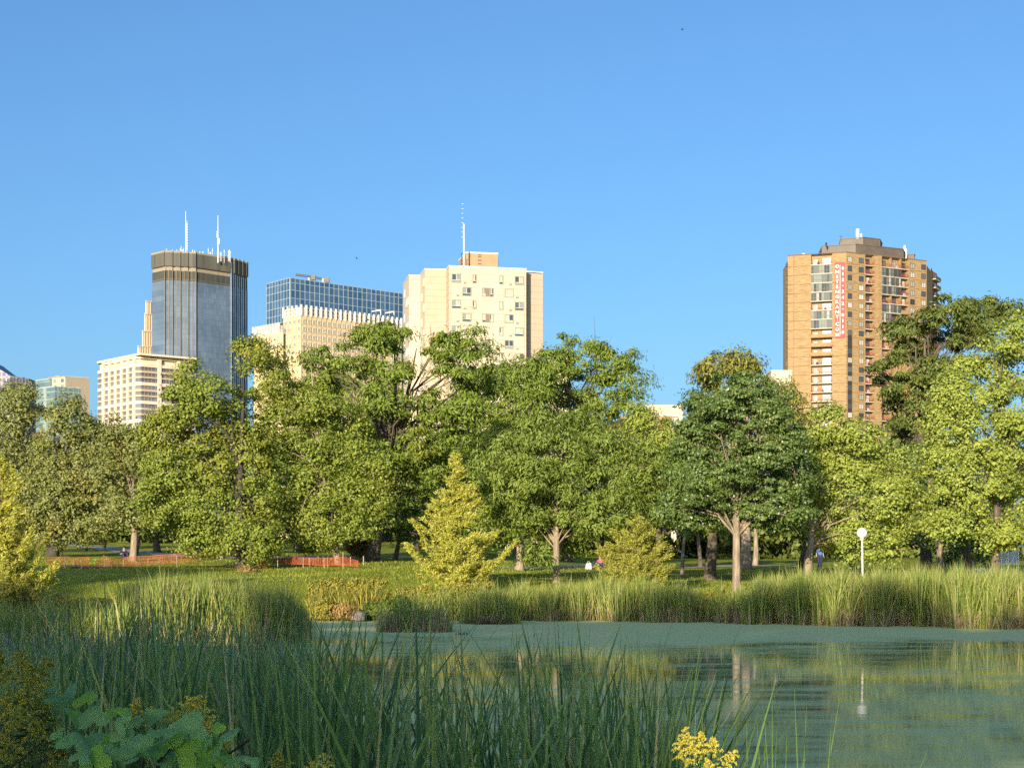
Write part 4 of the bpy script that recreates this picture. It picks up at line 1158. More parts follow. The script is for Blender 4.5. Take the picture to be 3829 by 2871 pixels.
tree('honey_locust', 'wide low spreading honey locust with fine leaves behind the bank', 'tree', (1198, 1259), 79,
     [(1180, 915, 55, 38), (1240, 925, 60, 42), (1110, 965, 55, 40), (1190, 980, 80, 55), (1290, 975, 70, 50), (1060, 1030, 55, 50), (1140, 1040, 75, 60), (1240, 1040, 80, 65), (1340, 1035, 75, 60), (1405, 1010, 40, 50), (1050, 1095, 45, 50), (1120, 1105, 70, 50), (1210, 1110, 75, 55), (1310, 1105, 75, 55), (1395, 1085, 50, 55), (1175, 1170, 45, 32), (1240, 1160, 45, 30), (1155, 1205, 22, 18)],
     g_feather, m_barkpale, 15, dens=.85, leaf=.085, rc=.5, per=85, style='feather', seed=9, limbs=40, fork=.16, lean=20)
tree('yellowing_tree', 'yellowing tree between the two round crowns, before the low buildings', 'tree', (1425, 1215), 112,
     [(1415, 925, 36, 32), (1450, 960, 40, 45), (1400, 985, 50, 50), (1445, 1040, 50, 60), (1400, 1100, 50, 60), (1380, 900, 22, 26)], g_bright, m_bark, 12, dens=.75, leaf=.12, rc=.65, per=85, style='feather', seed=10)
# right hand group
tree('olive_tree', 'olive-brown crowned tree peeping over the dark maple', 'tree', (1615, 1205), 112,
     [(1545, 795, 36, 28), (1600, 785, 40, 28), (1530, 820, 28, 20), (1620, 800, 26, 26), (1580, 830, 55, 30), (1690, 860, 45, 42), (1640, 870, 50, 50), (1545, 900, 60, 60), (1700, 920, 50, 50)], g_olive, m_barkpale, 22, dens=.75, leaf=.125, rc=.7, per=85, style='feather', seed=11)
tree('maple_tree', 'dark glossy maple with a pale forked trunk at the pond edge', 'tree', (1591, 1276), 75.5,
     [(1570, 845, 55, 42), (1625, 840, 52, 40), (1530, 880, 48, 45), (1590, 890, 70, 50), (1660, 885, 50, 48), (1500, 945, 48, 50), (1570, 960, 75, 60), (1650, 955, 65, 60), (1705, 955, 38, 52), (1480, 1015, 42, 48), (1545, 1035, 75, 55), (1640, 1040, 80, 55), (1710, 1030, 42, 50), (1480, 1080, 50, 36), (1560, 1095, 75, 40), (1650, 1095, 75, 38), (1720, 1090, 40, 34), (1500, 1122, 50, 20), (1680, 1128, 52, 20), (1440, 1105, 24, 16)],
     g_dark, m_barkpale, 18, dens=.95, leaf=.085, rc=.42, per=80, seed=12, limbs=46, fork=.27, flat=.38, straight=True)
tree('maple_tree', 'yellow-green maple with a twisting forked trunk behind the globe lamp', 'tree', (1740, 1262), 82,
     [(1745, 925, 40, 36), (1800, 915, 50, 38), (1855, 935, 45, 34), (1770, 985, 60, 50), (1850, 990, 60, 50), (1915, 985, 42, 42), (1760, 1050, 50, 50), (1830, 1060, 65, 55), (1905, 1060, 60, 55), (1800, 1120, 60, 45), (1880, 1125, 65, 45), (1940, 1120, 36, 45), (1860, 1180, 55, 34), (1915, 1185, 40, 36), (1945, 1040, 28, 40), (1800, 1165, 40, 25)],
     g_bright, m_barkpale, 17, dens=.85, leaf=.095, rc=.5, per=80, seed=13, limbs=34, fork=.2, lean=60)
tree('honey_locust', 'dark airy honey locust overlapping the brick tower', 'tree', (1998, 1215), 104,
     [(2062, 652, 34, 22), (2030, 685, 42, 28), (2090, 680, 36, 30), (2135, 665, 34, 22), (1965, 710, 42, 26), (1925, 715, 24, 16), (2180, 672, 30, 22), (2075, 730, 52, 30), (1960, 760, 50, 28), (1915, 790, 28, 16), (2010, 800, 40, 34), (1950, 830, 50, 26), (1925, 870, 40, 18), (1980, 890, 52, 34), (2030, 870, 40, 50), (1940, 925, 34, 20), (2000, 960, 50, 45), (2150, 720, 50, 34), (1905, 820, 22, 10)],
     g_pine, m_bark, 24, dens=.85, leaf=.12, rc=.55, per=85, style='feather', seed=14, limbs=52, fork=.4, flat=.4, gap=.15)
tree('shade_tree', 'dark shaded tree between the yellow-green maple and the bright ash', 'tree', (2030, 1218), 100,
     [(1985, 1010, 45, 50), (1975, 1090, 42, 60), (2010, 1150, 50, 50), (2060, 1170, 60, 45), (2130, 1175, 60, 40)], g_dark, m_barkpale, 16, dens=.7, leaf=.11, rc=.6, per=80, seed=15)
tree('ash_tree', 'large bright yellow-green ash filling the right edge', 'tree', (2150, 1235), 80,
     [(2185, 725, 42, 42), (2150, 790, 55, 45), (2080, 800, 42, 28), (2215, 800, 55, 60), (2050, 850, 45, 45), (2120, 860, 75, 55), (2200, 890, 70, 60), (2040, 910, 55, 40), (2100, 950, 80, 60), (2190, 980, 75, 65), (2035, 990, 55, 50), (2100, 1050, 85, 55), (2200, 1070, 65, 60), (2030, 1075, 50, 45), (2075, 1130, 75, 35), (2160, 1145, 70, 38), (2230, 940, 60, 90), (2020, 1120, 40, 26)],
     g_bright, m_bark, 18, dens=.85, leaf=.095, rc=.5, per=80, seed=16, limbs=40, fork=.2)

tree('park_tree', 'deep green tree filling the gap behind the two lindens', 'tree', (640, 1205), 128, [(620, 850, 50, 45), (680, 870, 60, 50), (650, 950, 70, 70), (740, 930, 60, 60), (600, 1030, 60, 80), (720, 1030, 70, 70), (575, 950, 30, 50)], g_locust, m_bark, 18, dens=.7, leaf=.14, rc=.8, per=80, seed=61, group='trees deeper in the park')
tree('park_tree', 'deep green tree behind the open honey locust, hiding the office foot', 'tree', (900, 1205), 130, [(770, 850, 55, 45), (840, 880, 60, 50), (720, 820, 40, 30), (820, 960, 70, 60), (900, 990, 70, 60), (970, 940, 60, 50), (1020, 860, 50, 40), (880, 1060, 70, 60), (970, 1040, 60, 60)], g_locust, m_bark, 18, dens=.7, leaf=.14, rc=.8, per=80, seed=62, group='trees deeper in the park')
# trunks and trees standing deeper in the park
deep = [
    (1538, 1251, 88, 26, 'thick trunked dark tree beside the pale maple trunk', [(1500, 1000, 80, 60), (1560, 1050, 80, 70), (1520, 1110, 70, 40)]),
    (1478, 1235, 96, 8, 'slim pale trunked tree left of the thick trunk', [(1470, 1060, 45, 50), (1475, 1110, 40, 30)]),
    (1510, 1214, 120, 9, 'distant thin trunk standing in shade', [(1500, 1080, 60, 50)]),
    (1630, 1208, 125, 12, 'stout pale distant trunk right of the pale maple', [(1640, 1060, 60, 60), (1680, 1100, 50, 40)]),
    (1120, 1231, 95, 20, 'brown lit trunk behind the golden larch', [(1090, 1110, 60, 50), (1060, 1130, 60, 40)]),
    (858, 1222, 104, 12, 'short dark trunk left of the golden larch', [(860, 1120, 45, 45), (900, 1130, 50, 40)]),
    (340, 1190, 125, 16, 'dark trunked tree in the shaded lawn at the left', [(330, 1090, 60, 60), (360, 1120, 50, 40)]),
    (1842, 1212, 98, 16, 'dim grey trunk under the yellow-green maple', [(1830, 1100, 60, 60)]),
    (1735, 1232, 92, 14, 'dark trunk just left of the forked trunk', [(1720, 1110, 55, 50)]),
    (2090, 1238, 92, 22, 'brown stumpy trunk near the white picket rail', [(2060, 1120, 60, 50)]),
]
for i, (px, py, Y, w, lab, lb) in enumerate(deep):
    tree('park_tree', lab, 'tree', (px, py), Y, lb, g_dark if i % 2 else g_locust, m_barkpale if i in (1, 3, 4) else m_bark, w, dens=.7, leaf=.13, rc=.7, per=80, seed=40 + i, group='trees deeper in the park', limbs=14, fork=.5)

# the far wood that closes the view under the crowns
rng = np.random.default_rng(5)
lob = []
for i in range(70):
    x = -62 + 124 * i / 69 + rng.normal() * 1.2; Y = 178 + rng.normal() * 7
    h = (11.5 if x < -5 else 14) + rng.normal() * 1.2
    zg = float(gz(x, Y))
    lob.append((Vector((x, Y, zg + h * .55)), 3.4, 3.4, h * .5)); lob.append((Vector((x + 1.5, Y + 3, zg + 3.0)), 3.5, 3, 3.4))
V, Q, cen = make_crown(lob, 3000, 45, .38, 1.3, rng, 'broad', .8)
far = tag(link('far_wood', np_mesh('far_wood', V, Q, [g_pine])), 'far belt of trees closing the park behind the trunks', 'woodland', kind='stuff')  # dark leaf colour stands in for the shade under the front crowns


# ------------------------------------------------------------------ golden larches
def larch(name, label, base, apex_z, prof, leafm, seed, wid=.14, n_br=120, spray=.16, rise=.35, keep=1.0):
    """prof: list of (height above base, reach left, reach right)"""
    rng = np.random.default_rng(seed)
    t = empty(name, base, label, 'larch')
    H = apex_z - base.z
    hs = [p[0] for p in prof]
    mb = MB(); mb.tube([base - Vector((0, 0, .2)), base + Vector((0, 0, H * .4)), base + Vector((0.02, 0, H * .75)), base + Vector((0, 0, H))], [wid, wid * .6, wid * .3, .01], 8)
    C = []; A = []
    for i in range(n_br):
        h = H * (1 - (rng.random() ** .85)) * .97 + .12
        az = rng.random() * 2 * PI
        if rng.random() < .35: az = rng.choice([0, PI]) + rng.normal() * .35
        L_ = np.interp(h, hs, [p[1] for p in prof]); R_ = np.interp(h, hs, [p[2] for p in prof])
        cx_ = math.cos(az); reach = (R_ if cx_ > 0 else L_) * abs(cx_) ** 2 + (L_ + R_) / 2 * .8 * (1 - cx_ ** 2)
        reach *= .30 + .85 * rng.random() ** .9
        r_ = rise * (1.0 + .55 * rng.normal())
        d = Vector((math.cos(az), math.sin(az), 0))
        st = max(.1, h - reach * r_ * .9)
        a = base + Vector((0, 0, st)); tip = a + d * reach + Vector((0, 0, reach * r_))
        mid = a + d * reach * .6 + Vector((0, 0, reach * r_ * .18))
        mb.tube([a, mid, tip], [wid * .22, wid * .13, .006], 4, cap=False)
        nsp = max(8, int(reach * 34))
        for q in range(nsp):
            u = .12 + .88 * (q + rng.random()) / nsp
            p = a.lerp(mid, u / .55) if u < .55 else mid.lerp(tip, (u - .55) / .45)
            side = rng.normal() * (.03 + .11 * min(1, reach) * (1.05 - u))
            perp = Vector((-d.y, d.x, 0))
            p = p + perp * side + Vector((0, 0, rng.normal() * .03))
            C.append(tuple(p)); A.append(tuple(d * (.5 + .5 * rng.random()) + perp * (side * 3 + rng.normal() * .6) + Vector((0, 0, .35 + .5 * rng.random()))))
    for q in range(int(H * 60)):      # short shoots hugging the stem
        u = (q + rng.random()) / (H * 60); az = rng.random() * 6.28; r_ = (.10 + .22 * (1 - u)) * rng.random()
        C.append((base.x + math.cos(az) * r_, base.y + math.sin(az) * r_, base.z + H * (.06 + .94 * u))); A.append((math.cos(az), math.sin(az), .8))
    C = np.array(C); A = unit(np.array(A)); rep = 7
    C = np.repeat(C, rep, 0) + rng.normal(size=(len(C) * rep, 3)) * .05
    A = unit(np.repeat(A, rep, 0) + rng.normal(size=C.shape) * .45)
    N = unit(rng.normal(size=C.shape) + np.array([0, -.2, .6]))
    ln = spray * (.45 + .6 * rng.random(len(C))) * .5; wd = ln * (.20 + .08 * rng.random(len(C)))
    V, Q = leaf_quads(C + A * ln[:, None], N, A, ln, wd, .1)
    link('foliage', np_mesh('foliage', V, Q, [leafm]), t)
    mb.build('trunk', m_bark, t)
    STAT.append((name, len(Q)))
    return t


def lprof(pts, cx, by, Y):
    s = Y / 3400
    return [((by - y) * s, (cx - xl) * s, (xr - cx) * s) for (y, xl, xr) in pts]


Yl = 73.5; b_ = P(985, 1275, Yl); b_.z = float(gz(b_.x, Yl)); by = (1234 - (b_.z - CAMH) / Yl * 3400)
larch('golden_larch', 'golden larch with tall spire and wide low arms, in the middle of the bank', b_, P(0, 982, Yl).z,
      lprof([(1285, 935, 1015), (1250, 912, 1035), (1220, 885, 1065), (1190, 852, 1098), (1160, 852, 1106), (1135, 868, 1090), (1112, 905, 1048), (1090, 925, 1030), (1050, 945, 1010), (1010, 958, 1000), (985, 966, 980)], 978, by, Yl), g_larch, 21, wid=.09, n_br=135, spray=.20, rise=.42)
Yl = 58.5; b_ = P(2, 1330, Yl); b_.z = float(gz(b_.x, Yl))
by = (1234 - (b_.z - CAMH) / Yl * 3400)
larch('golden_larch', 'broad golden larch cut off by the left edge', b_, P(0, 985, Yl).z,
      lprof([(1330, -80, 100), (1260, -110, 122), (1200, -100, 108), (1120, -80, 82), (1050, -50, 50), (1000, -12, 16), (985, 0, 6)], 2, by, Yl), g_larch, 22, wid=.16, n_br=190, spray=.19, rise=.5)
Yl = 74.5; b_ = P(1378, 1265, Yl); b_.z = float(gz(b_.x, Yl)); by = (1234 - (b_.z - CAMH) / Yl * 3400)
larch('golden_larch', 'bushy yellow-green larch with two blunt tops, between lawn and reeds', b_, P(0, 1118, Yl).z,
      lprof([(1275, 1300, 1440), (1240, 1285, 1462), (1200, 1290, 1462), (1170, 1310, 1440), (1145, 1325, 1415), (1120, 1345, 1400)], 1375, by, Yl), g_larch2, 23, wid=.1, n_br=110, spray=.19, rise=.55)
Yl = 100; b_ = ground_at(785, 1205, 95)
larch('brown_shrub', 'browning conifer-like shrub beside the thick leaning trunk', b_, P(0, 1150, b_.y).z, [(0, 1.2, .9), (1.0, 1.3, .9), (2, .7, .5), (3.2, .1, .1)], g_brown, 24, wid=.05, n_br=90, spray=.22, rise=.3)

# ------------------------------------------------------------------ the trees behind the viewer whose shade lies on pond and bank
rng = np.random.default_rng(9)
YB = -55.0
def ray_back(x, Y, z):
    k = (Y - YB) / math.cos(SUN_AZ)
    return x - k * math.sin(SUN_AZ), z + k * math.tan(SUN_EL)
lob = []
# wanted shade line on the bank: (overview px, distance, height of the edge over the water)
edge = [(20, 92, 2.2), (70, 90, 2.9), (130, 90, 2.6), (200, 90, 3.0), (270, 90, 2.5), (330, 90, 2.9), (420, 90, 2.35), (500, 90, 2.5), (545, 90, 2.2), (570, 90, -2), (-60, 60, .75), (60, 60, .75), (150, 58, 1.1), (220, 56, 1.3), (690, 70, -.8), (760, 70, -.8), (830, 68, -.2), (880, 68, -.3), (960, 68, .1), (1040, 70, .5), (1120, 70, .4), (1200, 70, .8), (1270, 70, -.5), (1340, 70, -.4), (1390, 70, .8), (1500, 70, .95), (1560, 70, .5), (1615, 70, -.6), (1660, 70, -.2), (1700, 69, .6), (1760, 68, .6), (1800, 66, -.8), (1865, 65, -.6), (1910, 64, 1.5), (1965, 63, 1.4), (2015, 62, .6), (2060, 61, .0), (2110, 60, -.8), (2150, 60, -.4), (2200, 59, .7), (2350, 58, 1), (2800, 58, 1.0)]
ex, ez = [], []
for px, Y, z in edge:
    p = P(px, 0, Y); a, c = ray_back(p.x, Y, z); ex.append(a); ez.append(c)
o_ = np.argsort(ex); ex = np.array(ex)[o_]; ez = np.array(ez)[o_]
n_c = 6200
x_ = rng.uniform(ex[0], ex[-1], n_c); topz = np.interp(x_, ex, ez)
z_ = topz - .15 - (topz - 12.5) * rng.random(n_c) ** 1.15
cen = np.stack([x_, YB + rng.normal(size=n_c) * .9, z_], -1)
# a window under the tree tops through which the evening sun strikes the reed clump
for px_, Y_, w_ in ((330, 49, 1.5), (420, 49, 1.5), (510, 49, 1.4)):
    p = P(px_, 0, Y_)
    for zt_ in (.2, 1.0, 1.9):
        gx, gz_ = ray_back(p.x, Y_, zt_)
        cen = cen[((cen[:, 0] - gx) / w_) ** 2 + ((cen[:, 2] - gz_) / 1.25) ** 2 > 1]
# a gap in the leaves that lets the sun reach the near right flowers
for tx, tY, tz, rr_ in ((.62, 5.0, 1.62, .8), (1.0, 5.2, 1.6, .9), (1.35, 5.6, 1.5, .8)):
    gx, gz_ = ray_back(tx, tY, tz)
    keep = ((cen[:, 0] - gx) ** 2 + (cen[:, 2] - gz_) ** 2) > (rr_ + .55) ** 2
    cen = cen[keep]
per = 26; m = len(cen) * per
C = np.repeat(cen, per, 0) + rng.normal(size=(m, 3)) * np.array([.42, .6, .34])
N = unit(rng.normal(size=(m, 3)) + np.array([-.3, -.9, .3])); A = rng.normal(size=(m, 3))
V, Q = leaf_quads(C, N, A, np.full(m, .22), np.full(m, .17), .2)
shade = tag(link('near_shore_wood', np_mesh('near_shore_wood', V, Q, [g_locust])), 'row of park trees on the near shore behind the viewer, shading the pond', 'woodland', kind='stuff')
mb = MB()
for i in range(16):
    x0 = ex[0] + (ex[-1] - ex[0]) * (i + .5) / 16 + rng.normal()
    if -23 < x0 < -17: x0 = -25
    zt_ = np.interp(x0, ex, ez)
    mb.tube([(x0, YB - 1.2, .4), (x0 + .2, YB - .6, 5), (x0, YB, zt_ * .6), (x0, YB, zt_ * .85)], [.35, .28, .16, .04], 7)
tag(mb.build('near_shore_trunks', m_bark), 'trunks of the near shore tree row behind the viewer', 'woodland', kind='stuff')
print('LEAVES', sum(s[1] for s in STAT), STAT)
# ------------------------------------------------------------------ reeds, weeds and flowers
def blades(B, hgt, az, lean, wid, seg=4, droop=.25, rng=None, twist=None, pw=1.6):
    """strap leaves: bases B (n,3), heights, azimuth of lean, lean in metres at the tip, widths. Returns verts, quads"""
    n = len(B); d = np.stack([np.cos(az), np.sin(az), np.zeros(n)], -1)
    wa = (rng.random(n) * 2 * PI) if twist is None else twist
    rows = []
    for k in range(seg + 1):
        t = k / seg
        c = B + d * (lean * t ** pw)[:, None]
        c[:, 2] += hgt * (t - droop * t ** 3.2)
        w = wid * (1 - t ** 2.2) * .5 + .0006
        a2 = wa + .6 * t
        s_ = np.stack([np.cos(a2), np.sin(a2), np.zeros(n)], -1) * w[:, None]
        rows += [c - s_, c + s_]
    V = np.stack(rows, 1); m = 2 * (seg + 1)
    V = V.reshape(-1, 3)
    q = np.array([[2 * k, 2 * k + 1, 2 * k + 3, 2 * k + 2] for k in range(seg)])
    Q = (np.arange(n)[:, None, None] * m + q[None]).reshape(-1, 4)
    return V, Q


m_reed = leafmat('reed_leaves', [(0.10, 0.17, 0.025), (0.18, 0.26, 0.04), (0.28, 0.35, 0.06), (0.42, 0.45, 0.10), (0.55, 0.46, 0.22)], trans=.3, rough=.6, alt=(0.30, 0.30, 0.08), nscale=.5)
m_dead = leafmat('dead_reed_stalks', [(0.22, 0.15, 0.08), (0.36, 0.27, 0.16), (0.50, 0.40, 0.26)], trans=.1, rough=.8)
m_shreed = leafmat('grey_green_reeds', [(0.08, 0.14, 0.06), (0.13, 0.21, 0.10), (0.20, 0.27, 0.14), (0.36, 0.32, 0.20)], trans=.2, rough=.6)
m_cat = leafmat('cattail_leaves', [(0.05, 0.125, 0.035), (0.08, 0.175, 0.045), (0.10, 0.21, 0.06), (0.14, 0.26, 0.075), (0.19, 0.31, 0.065), (0.21, 0.33, 0.075), (0.28, 0.36, 0.08), (0.42, 0.37, 0.16)], trans=.25, rough=.42, spec=.5)
m_catlit = leafmat('sunlit_cattail_leaves', [(0.12, 0.22, 0.03), (0.17, 0.28, 0.045)], trans=.4, rough=.5)  # warmer copy of the cattail leaf, with sunlight put into its colour


def reed_bed(name, label, n, px_rng, yfun, top_px, mat, rng, wid=.03, cat='reeds', lean=.35, deadpart=.0, seg=3, jit=.24, Yref=None, hmin=.35, droop=.12, dome=None):
    """reeds between two overview columns; yfun(px,r)->distance, top_px: list of (px, wanted top height over water)"""
    px = rng.uniform(px_rng[0], px_rng[1], n); r = rng.random(n)
    Y = yfun(px, r)
    x = (px * K - CX) / F * Y
    zg = np.maximum(gz(x, Y), -.1)
    top = np.interp(px, [t[0] for t in top_px], [t[1] for t in top_px]) + jit * 1.3 * np.sin(px * .11) * np.sin(px * .037 + 1) + jit * rng.normal(size=n)
    h = np.maximum(hmin, top - zg) * (1 - .45 * rng.random(n) ** 2.5)
    if dome is not None:
        e_ = np.clip(1 - ((px - dome[0]) / dome[1]) ** 2, 0, 1); keep = rng.random(n) < (.25 + .75 * e_); h = h * (.3 + .7 * e_ ** .6) * (.7 + .3 * np.sin(px * .21 + 1.3) ** 2)
        x, Y, zg, h, px = x[keep], Y[keep], zg[keep], h[keep], px[keep]; n = len(x)
    V, Q = blades(np.stack([x, Y, zg], -1), h, rng.random(n) * 2 * PI, h * lean * rng.random(n) ** 1.3, wid * (.6 + .7 * rng.random(n)), seg, droop, rng)
    o = tag(link(name, np_mesh(name, V, Q, [mat])), label, cat, kind='stuff')
    if deadpart:
        k = int(n * deadpart); px = rng.uniform(px_rng[0], px_rng[1], k); px = px + 14 * np.sin(px * .05)
        Y = yfun(px, rng.random(k) * .25); x = (px * K - CX) / F * Y; zg = np.maximum(gz(x, Y), -.05)
        h = .35 + .75 * rng.random(k)
        V, Q = blades(np.stack([x, Y - .15, zg], -1), h, rng.random(k) * 2 * PI, h * .9 * rng.random(k) ** 2, np.full(k, .028), 2, .1, rng)
        tag(link('dead_stalks', np_mesh('dead_stalks', V, Q, [m_dead])), 'dry tan stalks at the foot of the ' + label, cat, kind='stuff')
    return o


rng = np.random.default_rng(31)
sh = lambda px, d0, d1: (lambda p, r: shore_px(p) + d0 + (d1 - d0) * r)
def shore_px(px):
    Y = np.full(np.shape(px), 66.0)
    for _ in range(6): Y = shore((np.asarray(px) * K - CX) / F * Y)
    return Y
far_y = lambda p, r: shore_px(p) - 1.2 + .7 * np.sin(p * .023) + .45 * np.sin(p * .071 + 2) + .3 * np.sin(p * .17) + 6.8 * r ** 1.2
reed_bed('reed_bed', 'tall yellow-green reed bed along the far right bank', 21000, (1600, 2330), far_y,
         [(1600, 1.5), (1640, 1.95), (1700, 2.25), (1850, 2.4), (2050, 2.45), (2330, 2.5)], m_reed, rng, .034, deadpart=.13)
reed_bed('reed_bed', 'lower green reed bed on the far bank, middle stretch', 11000, (1115, 1605), lambda p, r: shore_px(p) - 1.0 + .5 * np.sin(p * .03) + .4 * np.sin(p * .083 + 1) + 4.0 * r,
         [(1100, 1.6), (1180, 1.7), (1300, 2.0), (1420, 1.95), (1500, 1.45), (1560, 1.2), (1600, 1.5)], m_reed, rng, .032, deadpart=.1)
reed_bed('reed_bed', 'short weedy reeds below the spired golden larch', 5200, (835, 1120), lambda p, r: shore_px(p) - .6 + 3.2 * r,
         [(835, 1.1), (900, 1.35), (1000, 1.45), (1120, 1.6)], m_reed, rng, .032, lean=.6, deadpart=.05)
reed_bed('reed_clump', 'reed clump with a mound of dead stalks, standing out from the bank', 2300, (992, 1124), lambda p, r: 66.2 + 2.0 * r,
         [(985, 1.9), (1130, 1.9)], m_reed, rng, .03, dome=(1058, 66), lean=.5)
reed_bed('reed_clump', 'thin reed island in the duckweed left of the dead mound', 1500, (815, 978), lambda p, r: 57 + 1.8 * r,
         [(810, 1.5), (985, 1.5)], m_reed, rng, .026, deadpart=.3, dome=(896, 84), lean=.5)
# mound of dead stalks and cut stubs
k = 900; t_ = rng.normal(size=k) * 22 + 1058; Y = 65.6 + rng.random(k) * 1.4; x = (t_ * K - CX) / F * Y
V, Q = blades(np.stack([x, Y, np.zeros(k)], -1), .1 + .5 * rng.random(k) * np.exp(-((t_ - 1050) / 30) ** 2), rng.random(k) * 2 * PI, .5 + .9 * rng.random(k), np.full(k, .03), 2, .2, rng)
tag(link('dead_mound', np_mesh('dead_mound', V, Q, [m_dead])), 'collapsed brown stalks heaped in front of the reed clump', 'dead reeds', kind='stuff')
k = 9; px_ = np.array([985, 991, 994, 999, 1004, 1009, 872, 888, 893.]); Y = np.where(px_ > 950, 54.5, 56.5); x = (px_ * K - CX) / F * Y
V, Q = blades(np.stack([x, Y, np.full(k, -.02)], -1), .12 + .16 * rng.random(k), rng.random(k) * 6, .08 * rng.random(k), np.full(k, .06), 2, 0, rng)
tag(link('reed_stubs', np_mesh('reed_stubs', V, Q, [m_barkdark])), 'dark broken reed stubs poking out of the duckweed', 'reed stubs', kind='stuff')
# left clump standing in the water, and the tangle in front of it
reed_bed('reed_clump', 'big reed clump left of centre, sunlit on its left and dark on its right', 9500, (262, 668), lambda p, r: 48.3 + 4.5 * r + .6 * np.sin(p * .03),
         [(262, 1.3), (285, 2.0), (320, 2.25), (420, 2.2), (520, 2.05), (590, 1.9), (640, 1.45), (668, .7)], m_reed, rng, .028, lean=.3, deadpart=.12)
reed_bed('reed_bed', 'shaded reeds below the larch at the left edge', 6500, (-120, 275), lambda p, r: 46 + 7 * r,
         [(-120, 1.2), (60, 1.15), (150, 1.25), (275, 1.5)], m_reed, rng, .03, lean=.5)
reed_bed('reed_tangle', 'grey-green tangled reeds in shade across the left pond', 5600, (-150, 668), lambda p, r: 15 + 31 * r ** 1.1,
         [(-150, 1.15), (250, .95), (520, .75), (668, .45)], m_shreed, rng, .022, lean=1.0, jit=.22, droop=.45, hmin=.3, seg=5)
reed_bed('dry_stems', 'thin dry grass stems tangled in the left foreground shade', 2600, (-100, 520), lambda p, r: 8.5 + 9 * r,
         [(-100, 1.2), (300, 1.05), (520, .8)], leafmat('dry_thin_stems', [(0.12, 0.14, 0.10), (0.22, 0.21, 0.15), (0.34, 0.30, 0.22)], trans=.1), rng, .008, lean=.8, jit=.25, droop=.4, hmin=.5, seg=5)

# near cattails: dense stand, long strap leaves
def near_stand(n, pxr, yr, tops, hk, rng, mat, name, label, wid=(.018, .038), lean=.42, bent=.24):
    npl = n // 6
    px = rng.uniform(pxr[0], pxr[1], npl); px = np.clip(px + 16 * np.sin(px * .085) + 9 * np.sin(px * .19 + 1), pxr[0], pxr[1]); Y = yr[0] + (yr[1] - yr[0]) * rng.random(npl)
    x = (px * K - CX) / F * Y
    top = np.interp(px, [t[0] for t in tops], [t[1] for t in tops]) + 120 * rng.random(npl) ** .9 - 42       # wanted overview row of the highest tips
    ztop = CAMH + (HY - top * K) / F * Y
    Vs, Qs = [], []; nb = 0
    px6 = np.repeat(np.arange(npl), 6)
    m = len(px6)
    B = np.stack([x[px6] + rng.normal(size=m) * .02, Y[px6] + rng.normal(size=m) * .02, np.full(m, -.05)], -1)
    h = (ztop[px6] + .05) * (1 - hk * rng.random(m) ** 1.5)
    plaz = rng.random(npl)[px6] * 2 * PI
    az = plaz + rng.normal(size=m) * .5 + np.where(rng.random(m) < .5, PI, 0)
    ln = h * (lean * rng.random(m) ** 1.2 + .02)
    is_b = rng.random(m) < bent
    for flag in (False, True):
        s_ = is_b == flag
        if not s_.any(): continue
        V, Q = blades(B[s_], h[s_] * (1.0 if not flag else .95), az[s_], ln[s_] * (1 if not flag else 2.6), wid[0] + (wid[1] - wid[0]) * rng.random(s_.sum()), 9, .03 if not flag else .38, rng, pw=1.8 if not flag else 2.6)
        Vs.append(V); Qs.append(Q + nb); nb += len(V)
    return tag(link(name, np_mesh(name, np.concatenate(Vs), np.concatenate(Qs), [mat], smooth=False)), label, 'cattails', kind='stuff')


rng = np.random.default_rng(77)
tops = [(-100, 1290), (60, 1275), (200, 1260), (380, 1235), (460, 1280), (560, 1295), (690, 1280), (800, 1275), (880, 1260), (990, 1320), (1100, 1335), (1180, 1320), (1260, 1315), (1350, 1330), (1400, 1360), (1470, 1370), (1520, 1410), (1560, 1550)]
near_stand(1450, (640, 1520), (6.6, 10.5), tops, .5, rng, m_cat, 'cattail_stand', 'dense dark green cattails in the shaded foreground, middle')
near_stand(1500, (150, 700), (7.5, 13), [(a, b - 10) for a, b in tops], .5, rng, m_cat, 'cattail_stand', 'dark cattails in the shaded foreground left of the middle', lean=.4, bent=.24)
near_stand(1000, (-80, 240), (8, 13), [(-100, 1280), (100, 1300), (240, 1310)], .5, rng, m_cat, 'cattail_stand', 'blue-green cattails at the lower left edge', lean=.5, bent=.35)
near_stand(300, (1380, 1570), (5.8, 8.0), [(1380, 1440), (1500, 1480), (1540, 1520), (1570, 1560)], .5, rng, m_cat, 'cattail_stand', 'thin right fringe of the dark cattail stand')


def strap_leaf(pts, wid, parent, mat, rng, name='leaf'):
    """one long leaf along given world points"""
    pts = [Vector(p) for p in pts]; n = len(pts); V = []; 
    side0 = Vector((1, rng.normal() * .4, 0)).normalized()
    for i, p in enumerate(pts):
        t = i / (n - 1); tg = (pts[min(n - 1, i + 1)] - pts[max(0, i - 1)]).normalized()
        s_ = (side0 - tg * side0.dot(tg)).normalized(); nn = tg.cross(s_)
        w = wid * .5 * (1 - t ** 2.4) + .0005
        V += [tuple(p - s_ * w), tuple(p + nn * w * .35), tuple(p + s_ * w)]
    Q = []
    for i in range(n - 1):
        for j in (0, 1): Q.append((i * 3 + j, i * 3 + j + 1, (i + 1) * 3 + j + 1, (i + 1) * 3 + j))
    return link(name, np_mesh(name, V, Q, [mat], smooth=True), parent)


def curve_pts(p0, p1, bow, n=10):
    out = []
    for i in range(n):
        t = i / (n - 1); p = p0.lerp(p1, t); p = p + bow * math.sin(PI * t); out.append(p)
    return out


